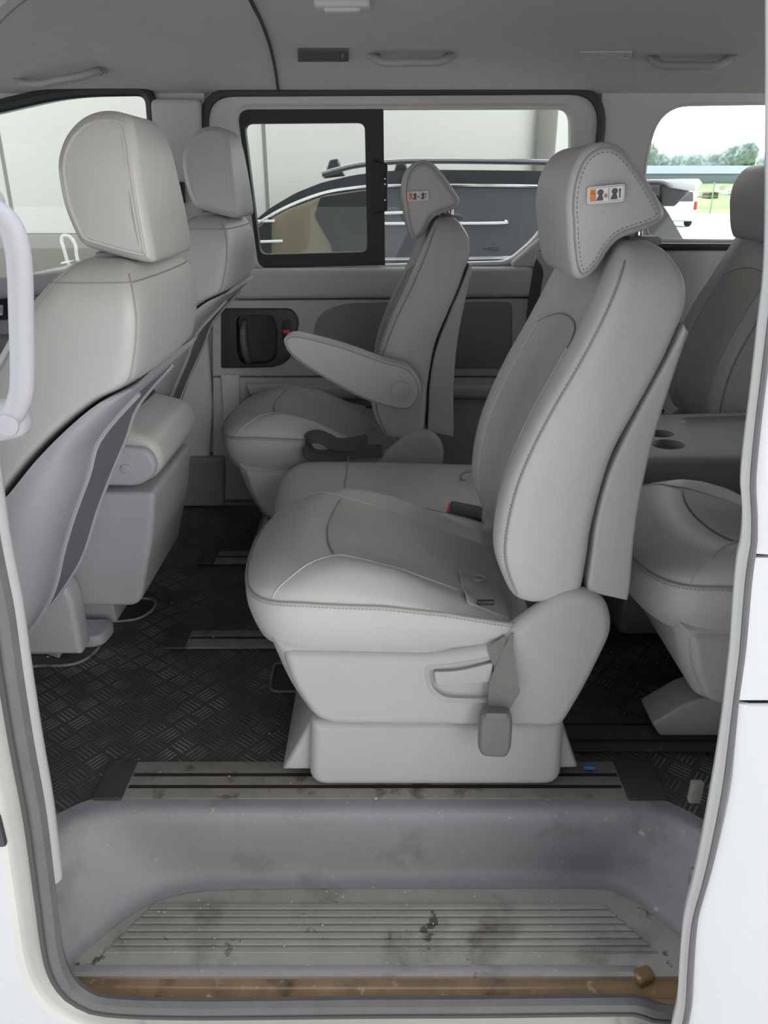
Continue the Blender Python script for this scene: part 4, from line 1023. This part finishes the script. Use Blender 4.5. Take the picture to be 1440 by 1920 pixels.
# ------------------------------------------------------------------ outside
ZG = -.62
obj('ground', rbox(-80, 120, -60, 50, ZG - .2, ZG, 0), M['asphalt'], kind='structure', smooth=False, label='pale asphalt yard', cat='ground')
gf = [[(x, y, ZG + (y - 50) / 47 * 1.6 + (.12 * math.sin(x * .35 + y * .2) if y > 52 else .0)) for x in range(-60, 181, 3)] for y in (50, 54, 58, 64, 72, 80, 90, 97, 130, 180)]
obj('field', sheet(gf, (0, 0, -.3)), M['grass'], kind='structure', label='grassy slope beyond the yard', cat='field')
YW = 5.7
bw = empty('building', (-5, YW + .3, ZG)); tag(bw, 'white painted building wall close beyond the dark parked car', 'building')
def dx(u, y, z=1.0): return (u - 720) / 1440 * (y * CT + (1 - z) * ST)
obj('wall', rbox(-16, 1.42, YW, YW + 3, ZG + 1.3, 6.5, .02), M['wallwhite'], bw)
obj('base', rbox(-16, 1.42, YW - .03, YW + 3, ZG, ZG + 1.3, .02), M['wallgrey'], bw)
obj('downpipe', rbox(1.02, 1.14, YW - .08, YW, ZG, 6.5, .02), M['wallgrey'], bw)
for x in (dx(14, YW), dx(-500, YW), dx(500, YW)): obj('joint', rbox(x - .012, x + .012, YW - .004, YW + .01, ZG + 1.3, 6.5, 0), M['wallgrey'], bw)

# white hand trolley against the wall
ht = empty('hand_trolley', (dx(118, 5.45), 5.45, ZG), 'white hand trolley seen through the far front window, beneath the headrest', 'trolley')
xa, xb_ = dx(97, 5.4), dx(125, 5.4)
obj('frame', tube(cr([(xb_ + .06, 5.4, ZG + .02), (xb_, 5.4, .45), (xb_ - .01, 5.42, .62), ((xa + xb_) / 2, 5.43, .68), (xa, 5.42, .66), (xa + .03, 5.4, .45), (xa + .10, 5.4, ZG + .02)], 6), .012, 8), M['white'], ht)
obj('bucket', prism(rpoly([(xa + .05, ZG + .25), (xa, .53), (xb_ + .08, .53), (xb_ + .07, ZG + .25)], .03), 5.3, 5.45, .03), M['white'], ht)
obj('wheel', disc((xa + .1, 5.34, ZG + .07), .07, 'y', .02), M['tyre'], ht); obj('wheel', disc((xb_ + .05, 5.34, ZG + .07), .07, 'y', .02), M['tyre'], ht)

# dark car parked alongside
YC = 3.55
car = empty('parked_car', (-.2, YC + .8, ZG), 'dark estate car with roof rails parked close alongside, seen through the far windows', 'car')
def CX(pts, y=YC): return [(PY(u, v, y)[0], PY(u, v, y)[2]) for u, v in pts]
roof = CX([(462, 425), (500, 392), (550, 362), (600, 342), (660, 328), (720, 320), (800, 317), (1000, 319), (1130, 324), (1225, 334)])
bod = [(-2.2, -.30), (-2.25, .1), (-2.18, .42), (-1.95, .56), (-1.5, .645), (-.95, .69), (-.60, .70), (1.22, .74), (1.36, .62), (1.40, .2), (1.36, -.30)]
obj('body', prism(rpoly(bod, .06, 5), YC - .02, YC + 1.62, .10, steps=6), M['carblack'], car)
up_ = roof + [(1.16, .985), (1.24, .90), (1.36, .72), (-.66, .70)]
up_ = rpoly(up_, .03, 4)
rings_ = []
def cab(t):                                     # cabin narrows towards the roof
    return [(x, YC + .02 + max(0, z - .70) * .30 + t, z) for x, z in up_]
rings_ = [cab(.0)] + [[(x, YC + 1.58 - max(0, z - .70) * .30, z) for x, z in up_]]
cabo = obj('cabin', loft(rings_), M['carblack'], car, ang=30)
def yside(z): return YC + .02 + max(0, z - .70) * .30
def sidepanel(px, d0, d1, m, name, par=car):
    pl_ = CX(px, YC + .07); 
    g = prism(rpoly(pl_, .012, 4), 0, 1, 0)
    return obj(name, xf(g, lambda x, y, z: (x, yside(z) + (d0 if y < .5 else d1), z)), m, par, smooth=False)
sidepanel([(476, 428), (540, 392), (610, 366), (680, 356), (704, 356), (704, 476), (476, 476)], -.004, .03, M['beige'], 'beige_panel')  # beige panel added behind the glass to give the window its beige area
sidepanel([(600, 370), (680, 358), (704, 358), (704, 476), (624, 476), (622, 458), (606, 432), (590, 405)], -.010, .0, M['carblack'], 'seat_outline')
sidepanel([(476, 436), (510, 405), (512, 476), (476, 476)], -.010, .0, M['carblack'], 'quarter_trim')
sidepanel([(470, 428), (540, 388), (612, 362), (680, 353), (708, 353), (708, 480), (470, 480)], -.022, -.018, M['carglass'], 'window_glass')
sidepanel([(716, 353), (860, 351), (1010, 352), (1060, 356), (1100, 370), (1060, 480), (716, 480)], -.012, .0, M['carwin'], 'rear_window_glass')
tp = lambda pix, r, m, n, dy=-.02: obj(n, tube(cr([(x, yside(z) + dy, z) for x, z in CX(pix, YC + .06)], 5), r, 6), m, car)
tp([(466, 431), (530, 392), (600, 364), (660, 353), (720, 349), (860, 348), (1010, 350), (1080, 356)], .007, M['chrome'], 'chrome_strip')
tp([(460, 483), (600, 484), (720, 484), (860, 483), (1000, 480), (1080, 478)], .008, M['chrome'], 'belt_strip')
for px in ([(716, 419), (930, 418), (945, 414)], [(470, 415), (516, 414)], [(470, 453), (532, 451)], [(716, 400), (770, 398)]): tp(px, .006, M['carwhite'], 'painted_reflection')  # pale bars: window reflections painted as thin white strips
rr = [(x, yside(z) + .10, z + .025) for x, z in CX([(600, 338), (660, 322), (720, 315), (800, 312), (1000, 314), (1130, 319)], YC + .1)]
obj('roof_rail', tube(cr(rr, 5), .012, 8), M['chrome'], car)
sp_ = CX([(1195, 338), (1262, 336), (1268, 344), (1255, 358), (1215, 352)], YC + .5)
obj('spoiler', prism(rpoly(sp_, .006), YC + .15, YC + 1.45, .02), M['carwhite'], car, label='pale lit rear spoiler')  # light on the dark car's spoiler put into a white colour
obj('spoiler_underside', prism(rpoly(CX([(1200, 346), (1258, 352), (1226, 384), (1200, 384)], YC + .5), .006), YC + .2, YC + 1.4, .01), M['carblack'], car)
rw = [(1.12, .97), (1.16, .985), (1.42, .66), (1.38, .65)]
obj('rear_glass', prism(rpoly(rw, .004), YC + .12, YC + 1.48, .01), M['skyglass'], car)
for x in (-1.55, .85):
    for yy in (YC, YC + 1.6): obj('wheel', disc((x, yy, ZG + .29), .29, 'y', .09, 32), M['tyre'], car)
obj('mirror', orient(rbox(-.05, .05, -.06, .06, -.04, .04, .03, 3), Vector((-.72, YC - .10, .76)), 0), M['carblack'], car)
an = CX([(612, 336), (622, 326), (636, 300)], YC + .6)
obj('aerial', prism(rpoly(CX([(606, 335), (618, 300), (634, 297), (648, 330)], YC + .8), .01), YC + .78, YC + .82, .01), M['carblack'], car)
obj('aerial', prism(rpoly(CX([(738, 322), (745, 300), (758, 298), (768, 322)], YC + .8), .01), YC + .78, YC + .82, .01), M['carblack'], car)

# white car far behind
wc = empty('white_car', (12.15, 33.7, ZG), 'white car parked in the yard, seen from behind through the rear side window', 'car')
cx0, cy0 = 12.0, 33.7
def wcar(px): return px
prf = [(-.74, .22), (-.80, .55), (-.80, .85), (-.70, 1.30), (-.62, 1.46), (-.45, 1.50), (.45, 1.50), (.62, 1.46), (.70, 1.30), (.80, .85), (.80, .55), (.74, .22)]
pr_ = rpoly([(x + cx0, z + ZG) for x, z in prf], .06, 4)
obj('body', prism(pr_, cy0, cy0 + 3.4, .12, steps=4), M['carwhite'], wc)
obj('rear_window', prism(rpoly([(cx0 - .58, ZG + .98), (cx0 - .52, ZG + 1.34), (cx0 + .52, ZG + 1.34), (cx0 + .58, ZG + .98)], .05), cy0 - .015, cy0 + .05, .01), M['carwin'], wc)
for s in (-1, 1):
    obj('tail_lamp', rbox(cx0 + s * .70 - .07, cx0 + s * .70 + .07, cy0 - .02, cy0 + .05, ZG + .66, ZG + .98, .03), M['lamp'], wc)
    for yy in (cy0 + .6, cy0 + 2.7): obj('wheel', disc((cx0 + s * .70, yy, ZG + .29), .29, 'x', .1, 24), M['tyre'], wc)
    obj('mirror', rbox(cx0 + s * .95 - .09, cx0 + s * .95 + .09, cy0 + 2.2, cy0 + 2.3, ZG + .92, ZG + 1.06, .03), M['carblack'], wc)
obj('side_window', rbox(cx0 + .70, cx0 + .79, cy0 + .5, cy0 + 2.6, ZG + .95, ZG + 1.28, .04), M['carwin'], wc)
obj('bumper', rbox(cx0 - .78, cx0 + .78, cy0 - .05, cy0 + .1, ZG + .25, ZG + .5, .04), M['carwhite'], wc)

# fence, things on the slope, sheds and trees beyond
fn = empty('fence', (18, 49.6, ZG), 'thin pale green wire fence along the edge of the grass', 'fence')
for k in range(16): obj('post', rbox(10 + k * 1.6, 10.07 + k * 1.6, 49.6, 49.67, ZG, ZG + 1.75, .01), M['green'], fn)
for z in (.3, .95, 1.6): obj('wire', rbox(9, 36, 49.62, 49.64, ZG + z, ZG + z + .025, 0), M['green'], fn)
for yi, (u, v, w, h, m, lb, ct_) in enumerate(((1278, 354, 26, 12, 'teal', 'teal crate stack on the grass beyond the white car', 'crate'), (1340, 356, 20, 11, 'hutbrown', 'small brown shed on the grass behind the fence', 'shed'), (1322, 358, 22, 9, 'carwhite', 'white sheet-covered heap left of the brown shed', 'heap'),
                             (1373, 362, 16, 9, 'carwhite', 'white tarpaulin bundle right of the brown shed', 'bundle'), (1384, 360, 9, 8, 'teal', 'small teal drum beside the white bundle', 'drum'), (1406, 332, 14, 8, 'carwhite', 'pale van roof before the trees at right', 'van'), (1352, 375, 14, 8, 'white', 'white sack low on the grass near the fence', 'sack'))):
    y = 64 + 3 * yi; k = (y * CT) / 1440; c_ = PY(u, v, y); gz = ZG + (y - 50) / 47 * 1.6
    a, b = c_[0] - w * k / 2, c_[0] + w * k / 2; hh = h * k
    t = empty(ct_, (c_[0], y, gz), lb, ct_)
    obj('body', prism(rpoly([(a, gz), (a + .05, gz + hh * .8), ((a + b) / 2, gz + hh), (b - .05, gz + hh * .8), (b, gz)], .1), y, y + 1.5, .1), M[m], t)
    obj('top', prism(rpoly([(a - .1, gz + hh * .78), ((a + b) / 2, gz + hh * 1.05), (b + .1, gz + hh * .78), ((a + b) / 2, gz + hh * .93)], .02), y - .1, y + 1.6, .02), M[m], t)
hu = empty('warehouse', (37, 98, .9), 'long low blue-grey warehouse in front of the trees', 'warehouse')
obj('wall', rbox(28, 47, 98, 106, .6, 2.2, .05), M['hut'], hu)
obj('roof', xf(prism(rpoly([(97.6, 2.15), (102, 3.1), (106.4, 2.15)], .05), 27.5, 47.5, .02, 'x'), lambda x, y, z: (x, y, z)), M['hut'], hu)
def crown(c, r, m, par, k=3, amp=.35, sq=1.0):
    bm = bmesh.new()
    for j in range(k):
        o = Vector((random.uniform(-.6, .6) * r, random.uniform(-.4, .4) * r, random.uniform(-.35, .45) * r * sq)) if j else Vector()
        g = bmesh.ops.create_icosphere(bm, subdivisions=4, radius=r * (random.uniform(.5, .8) if j else .85))
        for v in g['verts']:
            nn = v.co.normalized(); v.co *= 1 + amp * noise.noise(nn * 3.1 + o * 3) + .22 * noise.noise(nn * 9 + o); v.co.z *= sq
            v.co += o + Vector(c)
    return obj('crown', from_bm(bm), m, par, ang=180)
kinds = [(1212, 268, 24, 'leaf', 'tall bushy tree at the left edge of the rear side window'), (1238, 288, 20, 'leaf2', 'rounded tree just right of the tall bushy tree'), (1270, 292, 26, 'leaf2', 'pale tree over the left end of the warehouse'),
         (1305, 291, 26, 'leaf2', 'pale tree over the middle of the warehouse'), (1342, 289, 26, 'leaf2', 'pale tree left of the dark pointed tree'), (1382, 274, 26, 'leaf', 'broad dark tree left of the pointed one by the headrest'), (1405, 268, 20, 'leaf', 'pointed dark tree above the rear headrest'), (1450, 285, 26, 'leaf2', 'tree partly cut by the photo edge')]
for i, (u, v, w, m, lb) in enumerate(kinds):
    y = 112 + (i % 3) * 3; k = y * CT / 1440; tz = PY(u, v, y)[2]; x = PY(u, v, y)[0]; r = w * k
    t = empty('tree', (x, y, .9), lb, 'tree', 'trees beyond the warehouse')
    crown((x, y, tz - r * .9), r, M[m], t, 4); obj('trunk', tube([(x, y, .3), (x + .1, y, tz - r)], .3, 8), M['bark'], t)
    if i in (1, 2, 3, 4, 7):
        crown((x + r * .3, y - 2, tz - r * 2.0), r, M[m], t, 3)

# ------------------------------------------------------------------ light: overcast sky shaped by direction, with an added soft fill
w = bpy.data.worlds.new('sky'); SC.world = w; w.use_nodes = True
n, l = w.node_tree.nodes, w.node_tree.links; bg = n['Background']
tc = n.new('ShaderNodeTexCoord'); sx = n.new('ShaderNodeSeparateXYZ'); l.new(tc.outputs['Generated'], sx.inputs[0])
def rampn(src, stops):
    mr = n.new('ShaderNodeMapRange'); mr.inputs['From Min'].default_value = -1; mr.inputs['From Max'].default_value = 1
    rp = n.new('ShaderNodeValToRGB'); l.new(src, mr.inputs['Value']); l.new(mr.outputs['Result'], rp.inputs['Fac']); e = rp.color_ramp.elements
    while len(e) < len(stops): e.new(.5)
    for q, (p_, c_) in zip(e, stops): q.position = p_; q.color = tuple(c_) + (1,)
    return rp.outputs['Color']
# overcast sky: a little cooler overhead, dimmed on the doorway side to even out the cabin light
ca = rampn(sx.outputs['Z'], [(.5, (1, .99, .97)), (.75, (.96, .98, 1)), (1, (.92, .96, 1))])
cb_ = rampn(sx.outputs['Y'], [(0, (.11, .11, .112)), (.32, (.12, .12, .122)), (.50, (.95, .95, .96)), (.62, (.95, .95, .96)), (1, (1, 1, 1))])
mx = n.new('ShaderNodeMix'); mx.data_type = 'RGBA'; mx.blend_type = 'MULTIPLY'; mx.inputs['Factor'].default_value = 1
l.new(ca, mx.inputs['A']); l.new(cb_, mx.inputs['B'])
cx_s = rampn(sx.outputs['X'], [(0, (2.0, 2.05, 2.15)), (.2, (1.6, 1.62, 1.66)), (.45, (1, 1, 1)), (.55, (1, 1, 1)), (.85, (1.6, 1.6, 1.6)), (1, (2, 2, 2))])  # extra brightness added towards both van ends to fill the cabin
mx2 = n.new('ShaderNodeMix'); mx2.data_type = 'RGBA'; mx2.blend_type = 'MULTIPLY'; mx2.inputs['Factor'].default_value = 1
l.new(mx.outputs['Result'], mx2.inputs['A']); l.new(cx_s, mx2.inputs['B']); l.new(mx2.outputs['Result'], bg.inputs['Color']); bg.inputs['Strength'].default_value = 2.0
su = bpy.data.lights.new('fill_sun', 'SUN'); su.energy = 1.1; su.angle = R(45); su.color = (1, .98, .95)
so = bpy.data.objects.new('fill_sun', su); COL.objects.link(so)
so.rotation_euler = (R(79), 0, R(36))   # soft low fill added behind the camera to reach deep into the cabin
so.location = (0, -5, 6)

vs = SC.view_settings; vs.view_transform = 'Standard'; vs.look = 'None'; vs.gamma = 1; vs.exposure = .8; vs.use_curve_mapping = False
SC.cycles.max_bounces = 10; SC.cycles.diffuse_bounces = 6; SC.cycles.transparent_max_bounces = 12; SC.cycles.sample_clamp_indirect = 6
